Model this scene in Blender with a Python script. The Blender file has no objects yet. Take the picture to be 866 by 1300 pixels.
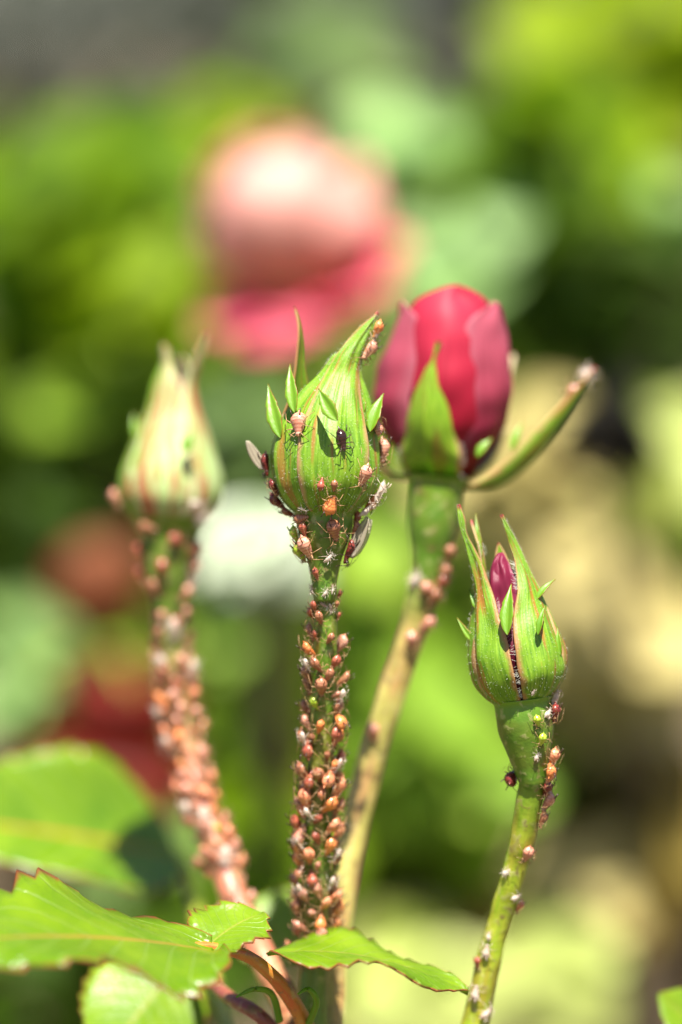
import bpy, bmesh, math, random
from mathutils import Vector, Matrix, noise
from mathutils.bvhtree import BVHTree

scene = bpy.context.scene
C = scene.collection
R = math.radians
MM = 0.001

# ------------------------------------------------------------------ camera
U = 0.430                      # focus distance, macro lens
PITCH = R(8.0)
TGT = Vector((0.0, 0.0, 0.48))
FWD = Vector((0, math.cos(PITCH), -math.sin(PITCH)))
RIGHT = Vector((1, 0, 0))
UP = Vector((0, math.sin(PITCH), math.cos(PITCH)))
CAM = TGT - FWD * U
cd = bpy.data.cameras.new('camera')
cam = bpy.data.objects.new('camera', cd)
C.objects.link(cam)
cam.location = CAM
cam.rotation_euler = FWD.to_track_quat('-Z', 'Y').to_euler()
cd.sensor_fit = 'VERTICAL'
cd.sensor_height = 36.0
cd.lens = 36.0 * 430.0 / 130.0
cd.clip_start = 0.01
cd.clip_end = 200.0
cd.dof.use_dof = True
cd.dof.focus_distance = U + 0.000
cd.dof.aperture_fstop = cd.lens / 21.0
scene.camera = cam

# ------------------------------------------------------------------ light
ELEV, AZ = 70.0, 8.0          # sun high, behind the camera and a little to its right
wd = bpy.data.worlds.new('World'); scene.world = wd; wd.use_nodes = True
nt = wd.node_tree
sky = nt.nodes.new('ShaderNodeTexSky'); sky.sky_type = 'NISHITA'; sky.sun_disc = False
sky.sun_elevation = R(ELEV); sky.sun_rotation = R(180 - AZ)
bg = nt.nodes['Background']; bg.inputs['Strength'].default_value = 0.05
nt.links.new(sky.outputs['Color'], bg.inputs['Color'])
sd = bpy.data.lights.new('sun', 'SUN'); sd.energy = 5.0; sd.angle = R(0.53); sd.color = (1.0, 0.95, 0.85)
sun = bpy.data.objects.new('sun', sd); C.objects.link(sun)
TOSUN = Vector((math.cos(R(ELEV)) * math.sin(R(AZ)), -math.cos(R(ELEV)) * math.cos(R(AZ)), math.sin(R(ELEV))))
sun.rotation_euler = TOSUN.to_track_quat('Z', 'Y').to_euler(); sun.location = (0, 0, 5)
scene.view_settings.view_transform = 'Standard'
scene.view_settings.look = 'None'
scene.view_settings.exposure = 1.58
scene.view_settings.gamma = 1.0


# ------------------------------------------------------------------ helpers
def W(px, py, d=0.0):
    """place seen at photograph pixel px,py, d millimetres behind the focus plane"""
    s = (U + d * MM) / U
    return CAM + FWD * (U + d * MM) + (RIGHT * ((px - 433) * 1e-4) + UP * ((650 - py) * 1e-4)) * s


def tag(o, label=None, cat=None, group=None, kind=None):
    if label: o['label'] = label
    if cat: o['category'] = cat
    if group: o['group'] = group
    if kind: o['kind'] = kind
    return o


def thing(name, loc, label, cat, group=None):
    o = bpy.data.objects.new(name, None); C.objects.link(o)
    o.location = loc; o.empty_display_size = 0.002
    return tag(o, label, cat, group)


def origin_of(o):
    v = Vector((0, 0, 0))
    while o is not None:
        v += o.location; o = o.parent
    return v


def mesh_data(name, verts, faces, mats, uvs=None, fmat=None, smooth=True):
    me = bpy.data.meshes.new(name)
    me.from_pydata([tuple(v) for v in verts], [], faces)
    for m in (mats if isinstance(mats, (list, tuple)) else [mats]): me.materials.append(m)
    if uvs is not None:
        lay = me.uv_layers.new(name='UVMap')
        for l in me.loops: lay.data[l.index].uv = uvs[l.vertex_index]
    if fmat is not None:
        for p, k in zip(me.polygons, fmat): p.material_index = k
    if smooth:
        for p in me.polygons: p.use_smooth = True
    me.update()
    return me


def part(name, verts, faces, mats, parent, uvs=None, fmat=None, smooth=True, kind=None):
    """mesh given in world coordinates, linked under parent"""
    org = origin_of(parent)
    me = mesh_data(name, [Vector(v) - org for v in verts], faces, mats, uvs, fmat, smooth)
    o = bpy.data.objects.new(name, me); C.objects.link(o); o.parent = parent
    if kind: o['kind'] = kind
    return o


def solid(o, th, sub=1, offset=-1):
    m = o.modifiers.new('thickness', 'SOLIDIFY'); m.thickness = th * MM; m.offset = offset
    if sub:
        s = o.modifiers.new('smooth', 'SUBSURF'); s.levels = sub; s.render_levels = sub


def cr(keys, t):
    """Catmull-Rom through rows of numbers, t in 0..1"""
    n = len(keys) - 1
    x = min(max(t, 0.0), 1.0) * n
    i = min(int(x), n - 1); f = x - i
    p0 = keys[max(i - 1, 0)]; p1 = keys[i]; p2 = keys[i + 1]; p3 = keys[min(i + 2, n)]
    out = []
    for a, b, c, d in zip(p0, p1, p2, p3):
        out.append(0.5 * (2 * b + (c - a) * f + (2 * a - 5 * b + 4 * c - d) * f * f + (3 * b - a - 3 * c + d) * f ** 3))
    return out


def frame_for(t):
    t = t.normalized()
    x = RIGHT - t * RIGHT.dot(t); x.normalize()
    y = t.cross(x)
    if y.dot(FWD) < 0: y = -y
    return x, y


def tube_geo(path, radii, ns=14, nl=60, rough=0.0, seed=0, cap=True):
    keys = [list(p) + [r * MM] for p, r in zip(path, radii)]
    verts, faces, uvs = [], [], []
    for i in range(nl + 1):
        t = i / nl
        a = cr(keys, t); b = cr(keys, min(t + .01, 1)); c = cr(keys, max(t - .01, 0))
        p = Vector(a[:3]); tan = Vector(b[:3]) - Vector(c[:3]); x, y = frame_for(tan)
        for k in range(ns):
            an = 2 * math.pi * k / ns
            r = a[3]
            if rough: r *= 1 + rough * noise.noise(Vector((math.cos(an) * 1.3 + seed, math.sin(an) * 1.3, t * 14)))
            verts.append(p + x * math.sin(an) * r - y * math.cos(an) * r)
            uvs.append((abs(k / ns - .5) * 2, t))
    for i in range(nl):
        for k in range(ns):
            k2 = (k + 1) % ns
            faces.append((i * ns + k, i * ns + k2, (i + 1) * ns + k2, (i + 1) * ns + k))
    if cap:
        faces.append(tuple(range(ns - 1, -1, -1))); faces.append(tuple(nl * ns + k for k in range(ns)))
    return verts, faces, uvs


def tube(name, path, radii, mat, parent, ns=14, nl=60, rough=0.0, seed=0):
    v, f, u = tube_geo(path, radii, ns, nl, rough, seed)
    o = part(name, v, f, mat, parent, u)
    o['_p'] = 0; del o['_p']
    return o


class Geo:
    def __init__(s): s.v, s.f, s.m = [], [], []

    def add(s, v, f, m=0):
        b = len(s.v); s.v += [Vector(p) for p in v]; s.f += [tuple(i + b for i in q) for q in f]; s.m += [m] * len(f)

    def rod(s, pts, rad, m=0, ns=4):
        pts = [Vector(p) for p in pts]; v, f = [], []
        n = len(pts)
        for i, p in enumerate(pts):
            tan = (pts[min(i + 1, n - 1)] - pts[max(i - 1, 0)])
            if tan.length < 1e-9: tan = Vector((0, 0, 1))
            tan.normalize()
            a = tan.orthogonal().normalized(); b = tan.cross(a)
            r = rad[i] if isinstance(rad, (list, tuple)) else rad
            for k in range(ns):
                an = 2 * math.pi * k / ns
                v.append(p + a * math.cos(an) * r + b * math.sin(an) * r)
        for i in range(n - 1):
            for k in range(ns):
                f.append((i * ns + k, i * ns + (k + 1) % ns, (i + 1) * ns + (k + 1) % ns, (i + 1) * ns + k))
        f.append(tuple(range(ns - 1, -1, -1))); f.append(tuple((n - 1) * ns + k for k in range(ns)))
        s.add(v, f, m)

    def ball(s, c, r, m=0, nu=8, nv=5):
        c = Vector(c); v, f = [], []
        for j in range(nv + 1):
            ph = math.pi * j / nv
            for k in range(nu):
                th = 2 * math.pi * k / nu
                v.append(c + Vector((math.sin(ph) * math.cos(th), math.sin(ph) * math.sin(th), math.cos(ph))) * r)
        for j in range(nv):
            for k in range(nu):
                f.append((j * nu + k, (j + 1) * nu + k, (j + 1) * nu + (k + 1) % nu, j * nu + (k + 1) % nu))
        s.add(v, f, m)


# ------------------------------------------------------------------ materials
def new_mat(name):
    m = bpy.data.materials.new(name); m.use_nodes = True
    t = m.node_tree
    return m, t, t.nodes['Principled BSDF'], t.nodes['Material Output']


def N(t, kind, **kw):
    n = t.nodes.new(kind)
    for k, v in kw.items():
        if k.startswith('i_'):
            key = k[2:]
            n.inputs[int(key) if key.isdigit() else key.replace('_', ' ')].default_value = v
        else:
            setattr(n, k, v)
    return n


def ramp(t, stops, src=None):
    n = t.nodes.new('ShaderNodeValToRGB'); e = n.color_ramp.elements
    while len(e) < len(stops): e.new(0.5)
    for el, (p, c) in zip(e, stops):
        el.position = p; el.color = (c, c, c, 1) if not isinstance(c, tuple) else tuple(c) + (1,)
    if src is not None: t.links.new(src, n.inputs['Fac'])
    return n


def mixc(t, fac, a, b):
    n = t.nodes.new('ShaderNodeMix'); n.data_type = 'RGBA'
    for src, idx in ((fac, 0), (a, 6), (b, 7)):
        if isinstance(src, (int, float)): n.inputs[idx].default_value = src
        elif isinstance(src, tuple): n.inputs[idx].default_value = tuple(src) + (1,)
        else: t.links.new(src, n.inputs[idx])
    return n.outputs[2]


def math_(t, op, a, b=None):
    n = t.nodes.new('ShaderNodeMath'); n.operation = op
    for i, s in enumerate((a, b)):
        if s is None: continue
        if isinstance(s, (int, float)): n.inputs[i].default_value = s
        else: t.links.new(s, n.inputs[i])
    return n.outputs[0]


def uv_split(t):
    tc = N(t, 'ShaderNodeTexCoord'); sp = N(t, 'ShaderNodeSeparateXYZ')
    t.links.new(tc.outputs['UV'], sp.inputs[0])
    return tc, sp.outputs[0], sp.outputs[1]


def obj_noise(t, scale, detail=3.0, rough=0.55):
    g = N(t, 'ShaderNodeNewGeometry')
    n = N(t, 'ShaderNodeTexNoise', i_Scale=scale, i_Detail=detail, i_Roughness=rough)
    t.links.new(g.outputs['Position'], n.inputs['Vector'])
    return n.outputs['Fac']


def uv_noise(t, tc, su, sv, detail=3.0):
    mp = N(t, 'ShaderNodeMapping'); mp.inputs['Scale'].default_value = (su, sv, 1)
    t.links.new(tc.outputs['UV'], mp.inputs['Vector'])
    oi = N(t, 'ShaderNodeObjectInfo')
    ml = math_(t, 'MULTIPLY', oi.outputs['Random'], 37.0)
    cb = N(t, 'ShaderNodeCombineXYZ'); t.links.new(ml, cb.inputs[0]); t.links.new(ml, cb.inputs[1])
    t.links.new(cb.outputs[0], mp.inputs['Location'])
    n = N(t, 'ShaderNodeTexNoise', i_Scale=1.0, i_Detail=detail)
    t.links.new(mp.outputs[0], n.inputs['Vector'])
    return n.outputs['Fac']


def thin(t, bs, out, col, amount):
    """leaf-like sheet: part of the light passes through"""
    tr = N(t, 'ShaderNodeBsdfTranslucent'); mx = N(t, 'ShaderNodeMixShader', i_0=amount)
    if isinstance(col, tuple): tr.inputs['Color'].default_value = tuple(col) + (1,)
    else: t.links.new(col, tr.inputs['Color'])
    t.links.new(bs.outputs[0], mx.inputs[1]); t.links.new(tr.outputs[0], mx.inputs[2])
    t.links.new(mx.outputs[0], out.inputs['Surface'])


def bump(t, bs, height, strength, dist):
    b = N(t, 'ShaderNodeBump', i_Strength=strength, i_Distance=dist)
    t.links.new(height, b.inputs['Height']); t.links.new(b.outputs[0], bs.inputs['Normal'])


def sepal_mat(name, base, light, streak, edge, streak_amt=0.6, trans=0.2, st_lo=.55):
    m, t, bs, out = new_mat(name)
    tc, u, v = uv_split(t)
    fine = uv_noise(t, tc, 30, 7, 5)
    blot = obj_noise(t, 420, 4)
    c = mixc(t, ramp(t, [(.35, 0.0), (.68, 1.0)], fine).outputs[0], base, light)
    c = mixc(t, ramp(t, [(.4, 0.0), (.7, .45)], blot).outputs[0], c, light)
    e = math_(t, 'ABSOLUTE', math_(t, 'SUBTRACT', math_(t, 'MULTIPLY', u, 2.0), 1.0))
    st = uv_noise(t, tc, 7, 2.6, 3)
    sf = math_(t, 'MULTIPLY', ramp(t, [(st_lo, 0.0), (st_lo + .09, 1.0)], st).outputs[0], streak_amt)
    c = mixc(t, sf, c, streak)
    en = math_(t, 'ADD', e, math_(t, 'MULTIPLY', math_(t, 'SUBTRACT', uv_noise(t, tc, 3, 14, 2), .5), .42))
    c = mixc(t, ramp(t, [(.80, 0.0), (.95, .9)], en).outputs[0], c, edge)
    # midrib a paler line
    c = mixc(t, ramp(t, [(.0, .6), (.045, 0.0)], e).outputs[0], c, light)
    c = mixc(t, ramp(t, [(.955, 0.0), (.985, .9)], v).outputs[0], c, (.30, .02, .03))
    # pale down: tiny light specks
    g = N(t, 'ShaderNodeNewGeometry')
    vo = N(t, 'ShaderNodeTexVoronoi', i_Scale=2600.0); t.links.new(g.outputs['Position'], vo.inputs['Vector'])
    sp = math_(t, 'MULTIPLY', ramp(t, [(.10, 1.0), (.22, 0.0)], vo.outputs['Distance']).outputs[0], .35)
    c = mixc(t, sp, c, (.58, .68, .30))
    t.links.new(c, bs.inputs['Base Color'])
    bs.inputs['Roughness'].default_value = .48
    bs.inputs['Specular IOR Level'].default_value = .45
    h = math_(t, 'ADD', math_(t, 'MULTIPLY', fine, 1.0), math_(t, 'MULTIPLY', vo.outputs['Distance'], -.22))
    bump(t, bs, h, .5, .00016)
    thin(t, bs, out, c, trans)
    return m


def leaf_mat(name, base, light, edge=(.30, .06, .03), trans=.35, rough=.35, vein=(.30, .42, .10), edge_amt=.9, spec=.5, rib=None, bs_=.45):
    m, t, bs, out = new_mat(name)
    tc, u, v = uv_split(t)
    n1 = obj_noise(t, 140, 4)
    c = mixc(t, ramp(t, [(.35, 0.0), (.68, 1.0)], n1).outputs[0], base, light)
    e = math_(t, 'ABSOLUTE', math_(t, 'SUBTRACT', math_(t, 'MULTIPLY', u, 2.0), 1.0))
    # side veins run forward from the midrib
    ph = math_(t, 'SUBTRACT', math_(t, 'MULTIPLY', v, 9.0), math_(t, 'MULTIPLY', e, 2.4))
    ph = math_(t, 'ADD', ph, math_(t, 'MULTIPLY', n1, .5))
    fr = math_(t, 'ABSOLUTE', math_(t, 'SUBTRACT', math_(t, 'FRACT', ph), .5))
    vm = ramp(t, [(.0, 1.0), (.06, 0.0)], fr).outputs[0]
    c = mixc(t, math_(t, 'MULTIPLY', vm, .6), c, vein)
    c = mixc(t, ramp(t, [(.0, .95), (.05, 0.0)], e).outputs[0], c, rib or vein)
    en = math_(t, 'ADD', e, math_(t, 'MULTIPLY', math_(t, 'SUBTRACT', uv_noise(t, tc, 2, 22, 2), .5), .12))
    c = mixc(t, math_(t, 'MULTIPLY', ramp(t, [(.955, 0.0), (1.03, 1.0)], en).outputs[0], edge_amt), c, edge)
    t.links.new(c, bs.inputs['Base Color'])
    bs.inputs['Roughness'].default_value = rough
    bs.inputs['Specular IOR Level'].default_value = spec
    g = N(t, 'ShaderNodeNewGeometry')
    vo = N(t, 'ShaderNodeTexVoronoi', i_Scale=1500.0); t.links.new(g.outputs['Position'], vo.inputs['Vector'])
    h = math_(t, 'SUBTRACT', math_(t, 'MULTIPLY', vo.outputs['Distance'], .5), math_(t, 'MULTIPLY', vm, .8))
    bump(t, bs, h, bs_, .0003)
    thin(t, bs, out, c, trans)
    return m


def plain_leaf(name, base, light, trans=.35, rough=.4, spec=.5):
    """leaf of a shrub farther off: colour, a paler midrib, gloss, light passing through"""
    m, t, bs, out = new_mat(name)
    tc, u, v = uv_split(t)
    oi = N(t, 'ShaderNodeObjectInfo')
    c = mixc(t, oi.outputs['Random'], base, light)
    e = math_(t, 'ABSOLUTE', math_(t, 'SUBTRACT', math_(t, 'MULTIPLY', u, 2.0), 1.0))
    c = mixc(t, ramp(t, [(.0, .6), (.08, 0.0)], e).outputs[0], c, light)
    t.links.new(c, bs.inputs['Base Color'])
    bs.inputs['Roughness'].default_value = rough; bs.inputs['Specular IOR Level'].default_value = spec
    thin(t, bs, out, c, trans)
    return m


def petal_mat(name, base, top, foot, trans=.35, rough=.5, edge=None):
    m, t, bs, out = new_mat(name)
    tc, u, v = uv_split(t)
    fine = uv_noise(t, tc, 46, 2.0, 3)
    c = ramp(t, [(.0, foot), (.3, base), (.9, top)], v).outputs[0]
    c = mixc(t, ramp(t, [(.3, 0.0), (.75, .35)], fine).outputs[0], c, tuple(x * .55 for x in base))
    if edge:
        e = math_(t, 'ABSOLUTE', math_(t, 'SUBTRACT', math_(t, 'MULTIPLY', u, 2.0), 1.0))
        c = mixc(t, ramp(t, [(.7, 0.0), (1.0, .7)], e).outputs[0], c, edge)
    t.links.new(c, bs.inputs['Base Color'])
    bs.inputs['Roughness'].default_value = rough
    bs.inputs['Specular IOR Level'].default_value = .25
    bump(t, bs, fine, .25, .0002)
    thin(t, bs, out, c, trans)
    return m


def stem_mat(name, base, light, red, red_amt=.5, rough=.42, top=None, reach=.14):
    m, t, bs, out = new_mat(name)
    tc, u, v = uv_split(t)
    n1 = uv_noise(t, tc, 5, 9, 3); n2 = obj_noise(t, 900, 3)
    c = mixc(t, ramp(t, [(.35, 0.0), (.7, 1.0)], n1).outputs[0], base, light)
    c = mixc(t, math_(t, 'MULTIPLY', ramp(t, [(.42, 0.0), (.62, 1.0)], uv_noise(t, tc, 3, 5, 2)).outputs[0], red_amt), c, red)
    if top:
        vv = math_(t, 'ADD', v, math_(t, 'MULTIPLY', math_(t, 'SUBTRACT', n1, .5), .08))
        c = mixc(t, ramp(t, [(.01, 1.0), (reach, 0.0)], vv).outputs[0], c, top)
    c = mixc(t, ramp(t, [(.55, 0.0), (.66, .45)], n2).outputs[0], c, (.40, .36, .16))
    c = mixc(t, ramp(t, [(.60, 0.0), (.66, .6)], obj_noise(t, 450, 4)).outputs[0], c, (.12, .06, .02))
    t.links.new(c, bs.inputs['Base Color'])
    bs.inputs['Roughness'].default_value = rough
    bump(t, bs, n2, .5, .0002)
    return m


def body_mat(name, base, dark, light, sss=.3, rough=.3):
    m, t, bs, out = new_mat(name)
    tc = N(t, 'ShaderNodeTexCoord')
    sp = N(t, 'ShaderNodeSeparateXYZ'); t.links.new(tc.outputs['Object'], sp.inputs[0])
    wv = N(t, 'ShaderNodeTexNoise', i_Scale=1400.0, i_Detail=2.0); t.links.new(tc.outputs['Object'], wv.inputs['Vector'])
    band = math_(t, 'SINE', math_(t, 'MULTIPLY', sp.outputs[1], 2 * math.pi / .00033))
    bf = math_(t, 'MULTIPLY', ramp(t, [(.55, 0.0), (.95, 1.0)], math_(t, 'ADD', math_(t, 'MULTIPLY', band, .5), .5)).outputs[0], .5)
    oi = N(t, 'ShaderNodeObjectInfo')
    c = mixc(t, oi.outputs['Random'], base, tuple(.55 * a + .45 * b for a, b in zip(base, dark)))
    c = mixc(t, ramp(t, [(.45, 0.0), (.65, .5)], wv.outputs['Fac']).outputs[0], c, light)
    c = mixc(t, math_(t, 'MULTIPLY', bf, 1.5), c, dark)
    t.links.new(c, bs.inputs['Base Color'])
    bs.inputs['Roughness'].default_value = rough
    bs.inputs['Subsurface Weight'].default_value = sss
    bs.inputs['Subsurface Radius'].default_value = (.0006, .0003, .00015)
    bs.inputs['Subsurface Scale'].default_value = 1.0
    return m


def simple(name, col, rough=.5, trans=0.0, var=None):
    m, t, bs, out = new_mat(name)
    c = col
    if var:
        c = mixc(t, ramp(t, [(.35, 0.0), (.65, 1.0)], obj_noise(t, var[1], 4)).outputs[0], col, var[0])
        t.links.new(c, bs.inputs['Base Color'])
    else:
        bs.inputs['Base Color'].default_value = tuple(col) + (1,)
    bs.inputs['Roughness'].default_value = rough
    if trans: thin(t, bs, out, c, trans)
    return m


M = {}
M['sepal'] = sepal_mat('sepal_green', (.07, .19, .004), (.23, .40, .022), (.38, .085, .03), (.46, .26, .12), .62)
M['sepal_red'] = sepal_mat('sepal_green_red_flush', (.07, .19, .004), (.22, .38, .020), (.36, .06, .02), (.36, .16, .07), .70)
M['sepal_pale'] = sepal_mat('sepal_downy_highlight', (.16, .30, .02), (.52, .60, .30), (.36, .085, .035), (.54, .46, .26), .9, st_lo=.47)  # pale from down, with the overexposed highlight put into the colour too
M['sepal_bloom'] = sepal_mat('sepal_open_flower', (.13, .27, .006), (.26, .42, .02), (.26, .07, .02), (.50, .20, .13), .55)
M['lobe'] = leaf_mat('sepal_lobe', (.16, .36, .015), (.26, .46, .03), edge=(.42, .10, .03), edge_amt=.8, trans=.5, bs_=.12, vein=(.25, .45, .08))
M['hip'] = stem_mat('receptacle_green', (.06, .14, .006), (.10, .20, .010), (.14, .10, .01), .3, .5, top=(.13, .26, .008), reach=.3)
M['stem'] = stem_mat('stem_green', (.07, .16, .008), (.14, .23, .015), (.18, .07, .02), .4)
M['stem_lime'] = stem_mat('stem_lime', (.22, .32, .012), (.36, .40, .03), (.34, .13, .03), .35, top=(.08, .17, .008), reach=.2)
M['stem_tan'] = stem_mat('stem_tan_green', (.26, .24, .05), (.42, .36, .10), (.40, .18, .08), .65, top=(.09, .18, .01), reach=.16)
M['stem_pink'] = stem_mat('stem_pink_red', (.30, .11, .05), (.40, .19, .09), (.44, .10, .07), .6, top=(.08, .17, .008), reach=.36)
M['stem_purple'] = stem_mat('petiole_purple', (.16, .035, .03), (.22, .07, .035), (.20, .03, .035), .6)
M['rachis'] = stem_mat('rachis_orange', (.42, .14, .02), (.46, .24, .03), (.50, .06, .02), .6)
M['cane'] = stem_mat('cane_brown_green', (.08, .10, .03), (.14, .13, .05), (.14, .07, .03), .5, .6)
M['hair'] = simple('fine_hair', (.50, .40, .24), .5, .4)
M['down'] = simple('white_down', (.80, .80, .70), .7, .4)
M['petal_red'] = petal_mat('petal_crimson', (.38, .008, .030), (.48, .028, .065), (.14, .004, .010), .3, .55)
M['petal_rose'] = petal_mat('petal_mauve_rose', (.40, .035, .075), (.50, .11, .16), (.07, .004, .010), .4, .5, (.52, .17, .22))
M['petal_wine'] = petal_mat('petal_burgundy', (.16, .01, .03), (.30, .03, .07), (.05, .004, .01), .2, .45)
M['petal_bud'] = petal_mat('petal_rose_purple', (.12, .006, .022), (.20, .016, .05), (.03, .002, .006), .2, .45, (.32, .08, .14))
M['petal_peach'] = petal_mat('petal_peach', (.86, .40, .32), (.88, .52, .45), (.80, .46, .10), .4, .55, (.90, .36, .30))
M['petal_pink'] = petal_mat('petal_pink', (.85, .07, .16), (.90, .22, .30), (.80, .36, .04), .42, .55)
M['petal_dark'] = petal_mat('petal_dark_red', (.13, .008, .004), (.17, .015, .008), (.20, .04, .01), .25, .5)
M['petal_rust'] = petal_mat('petal_rusty_orange', (.20, .05, .02), (.24, .08, .03), (.2, .08, .02), .3, .55)
M['leaf'] = leaf_mat('rose_leaf_bright', (.12, .24, .003), (.20, .32, .006), rib=(.42, .24, .04), rough=.3, edge_amt=.85, trans=.45)
M['leaf_soft'] = leaf_mat('rose_leaf_light', (.14, .27, .004), (.24, .37, .010), rib=(.32, .34, .05), rough=.4, edge_amt=.85, trans=.45)
M['leaf_back'] = leaf_mat('rose_leaf_mid', (.09, .20, .003), (.18, .30, .007), rib=(.52, .22, .03), spec=.6)
M['leg'] = simple('aphid_leg', (.42, .24, .11), .35, .3)
M['leg_dark'] = simple('aphid_leg_dark', (.045, .018, .014), .35)
M['black'] = simple('aphid_eye', (.012, .008, .008), .2)
M['skin'] = simple('shed_skin', (.80, .74, .66), .45, .45, ((.62, .46, .36), 1500))
BODY = {
    'salmon': body_mat('aphid_salmon', (.66, .25, .12), (.42, .11, .05), (.74, .42, .25)),
    'orange': body_mat('aphid_orange', (.72, .25, .07), (.48, .10, .025), (.78, .38, .16)),
    'red': body_mat('aphid_red_brown', (.38, .095, .05), (.20, .04, .025), (.50, .19, .11)),
    'pink': body_mat('aphid_pinkish', (.56, .27, .18), (.36, .10, .06), (.70, .46, .34)),
    'brown': body_mat('aphid_brown', (.34, .14, .07), (.20, .06, .03), (.46, .25, .14)),
    'green': body_mat('aphid_green', (.36, .46, .03), (.24, .36, .02), (.50, .55, .08)),
    'black': body_mat('aphid_black', (.030, .012, .010), (.012, .006, .006), (.07, .02, .015), .02, .2),
    'wine': body_mat('aphid_wine_red', (.17, .022, .018), (.06, .01, .01), (.26, .05, .03), .05, .25),
}


def wing_mat():
    m, t, bs, out = new_mat('wing_membrane')
    bs.inputs['Base Color'].default_value = (.42, .37, .28, 1); bs.inputs['Roughness'].default_value = .25
    tr = N(t, 'ShaderNodeBsdfTransparent'); tr.inputs[0].default_value = (.86, .82, .74, 1)
    mx = N(t, 'ShaderNodeMixShader', i_0=.5)
    t.links.new(bs.outputs[0], mx.inputs[1]); t.links.new(tr.outputs[0], mx.inputs[2]); t.links.new(mx.outputs[0], out.inputs[0])
    return m


M['wing'] = wing_mat()
# shrubs behind
M['s_lime'] = plain_leaf('shrub_leaf_lime', (.17, .28, .0), (.27, .36, .001), .45, .6, .2)
M['s_green'] = plain_leaf('shrub_leaf_green', (.075, .16, .0), (.15, .25, .001), .4, .6, .2)
M['s_soft'] = plain_leaf('shrub_leaf_soft_green', (.19, .34, .02), (.30, .43, .045), .4, .55, .3)
M['s_shade'] = plain_leaf('shrub_leaf_shade', (.022, .052, .001), (.045, .085, .002), .25, .6, .15)  # shade among the leaves is put into this dark colour
M['s_gloss'] = plain_leaf('shrub_leaf_sky_gloss', (.20, .36, .10), (.30, .46, .16), .3, .5, .25)  # sky reflection on glossy leaves, put into a pale leaf colour
M['s_sage_gloss'] = plain_leaf('shrub_leaf_sage_gloss', (.09, .16, .035), (.15, .23, .06), .3, .5, .3)  # duller sage green, muted sky gloss put into the colour
M['s_glare'] = plain_leaf('shrub_leaf_sun_glare', (.42, .50, .34), (.52, .58, .42), .3, .4)  # near-white colour paints the glare of an overexposed sunlit leaf
M['s_cream'] = plain_leaf('shrub_leaf_cream', (.40, .48, .10), (.50, .56, .18), .35, .5, .3)
M['s_hollow'] = plain_leaf('shrub_leaf_shadow_gap', (.006, .006, .004), (.012, .010, .007), .1, .6, .15)  # near-black leaves added to paint a deep shadow between leaves
M['s_straw'] = plain_leaf('dry_leaf_straw', (.40, .34, .12), (.54, .46, .20), .3, .6, .2)
M['s_brown'] = plain_leaf('dry_leaf_brown', (.20, .15, .03), (.32, .23, .06), .3, .7, .2)
M['bark'] = simple('shrub_bark', (.10, .075, .045), .8, 0, ((.17, .13, .08), 200))


def ground_mat():
    m, t, bs, out = new_mat('garden_soil_and_straw')
    g = obj_noise(t, 9, 6, .65); f = obj_noise(t, 90, 5, .7)
    c = ramp(t, [(.3, (.05, .035, .018)), (.5, (.13, .09, .045)), (.72, (.26, .19, .11))], g).outputs[0]
    c = mixc(t, ramp(t, [(.5, 0.0), (.75, .6)], f).outputs[0], c, (.36, .28, .16))
    t.links.new(c, bs.inputs['Base Color']); bs.inputs['Roughness'].default_value = .95
    bump(t, bs, f, .8, .02)
    return m


M['ground'] = ground_mat()

# ------------------------------------------------------------------ setting: ground and hedge
rng = random.Random(7)


def ground_z(x, y): return .03 * noise.noise(Vector((x * .9, y * .9, 1.3))) - .02


gv, gf = [], []
xs = [-30, -12, -6] + [-3 + .25 * i for i in range(25)] + [6, 12, 30]
ys = [-25, -8, -3, -1.5] + [-1 + .25 * i for i in range(29)] + [9, 14, 40]
for y in ys:
    for x in xs: gv.append(Vector((x, y, ground_z(x, y))))
for j in range(len(ys) - 1):
    for i in range(len(xs) - 1):
        a = j * len(xs) + i; gf.append((a, a + 1, a + len(xs) + 1, a + len(xs)))
go = bpy.data.objects.new('ground', mesh_data('ground', gv, gf, M['ground'])); C.objects.link(go); tag(go, kind='structure')


def leaf_geo(nx=4, ny=6, fold=.25, curl=.2, tip=.9):
    """unit leaf: base at origin, runs along +Y for 1, faces +Z"""
    v, f, u = [], [], []
    for j in range(ny + 1):
        t = j / ny
        hw = .36 * (math.sin(math.pi * min(1, t ** tip * .97 + .015)) ** .75) + .004
        for i in range(nx + 1):
            s = i / nx * 2 - 1
            v.append(Vector((s * hw, t, fold * abs(s) * hw - curl * t * t + .10 * t)))
            u.append((i / nx, t))
    for j in range(ny):
        for i in range(nx):
            a = j * (nx + 1) + i; f.append((a, a + 1, a + nx + 2, a + nx + 1))
    return v, f, u


LV = [leaf_geo(4, 6, .25, .25, .9), leaf_geo(4, 6, .4, .1, .8), leaf_geo(4, 6, .1, .4, 1.1)]
LM = {}


def leaf_me(mat, k):
    if (mat, k) not in LM:
        v, f, u = LV[k]; LM[(mat, k)] = mesh_data('leaf', v, f, M[mat], u)
    return LM[(mat, k)]


def orient(yv, zv):
    y = Vector(yv).normalized(); x = y.cross(Vector(zv))
    if x.length < 1e-4: x = y.orthogonal()
    x.normalize(); z = x.cross(y)
    return Matrix((x, y, z)).transposed()


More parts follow.
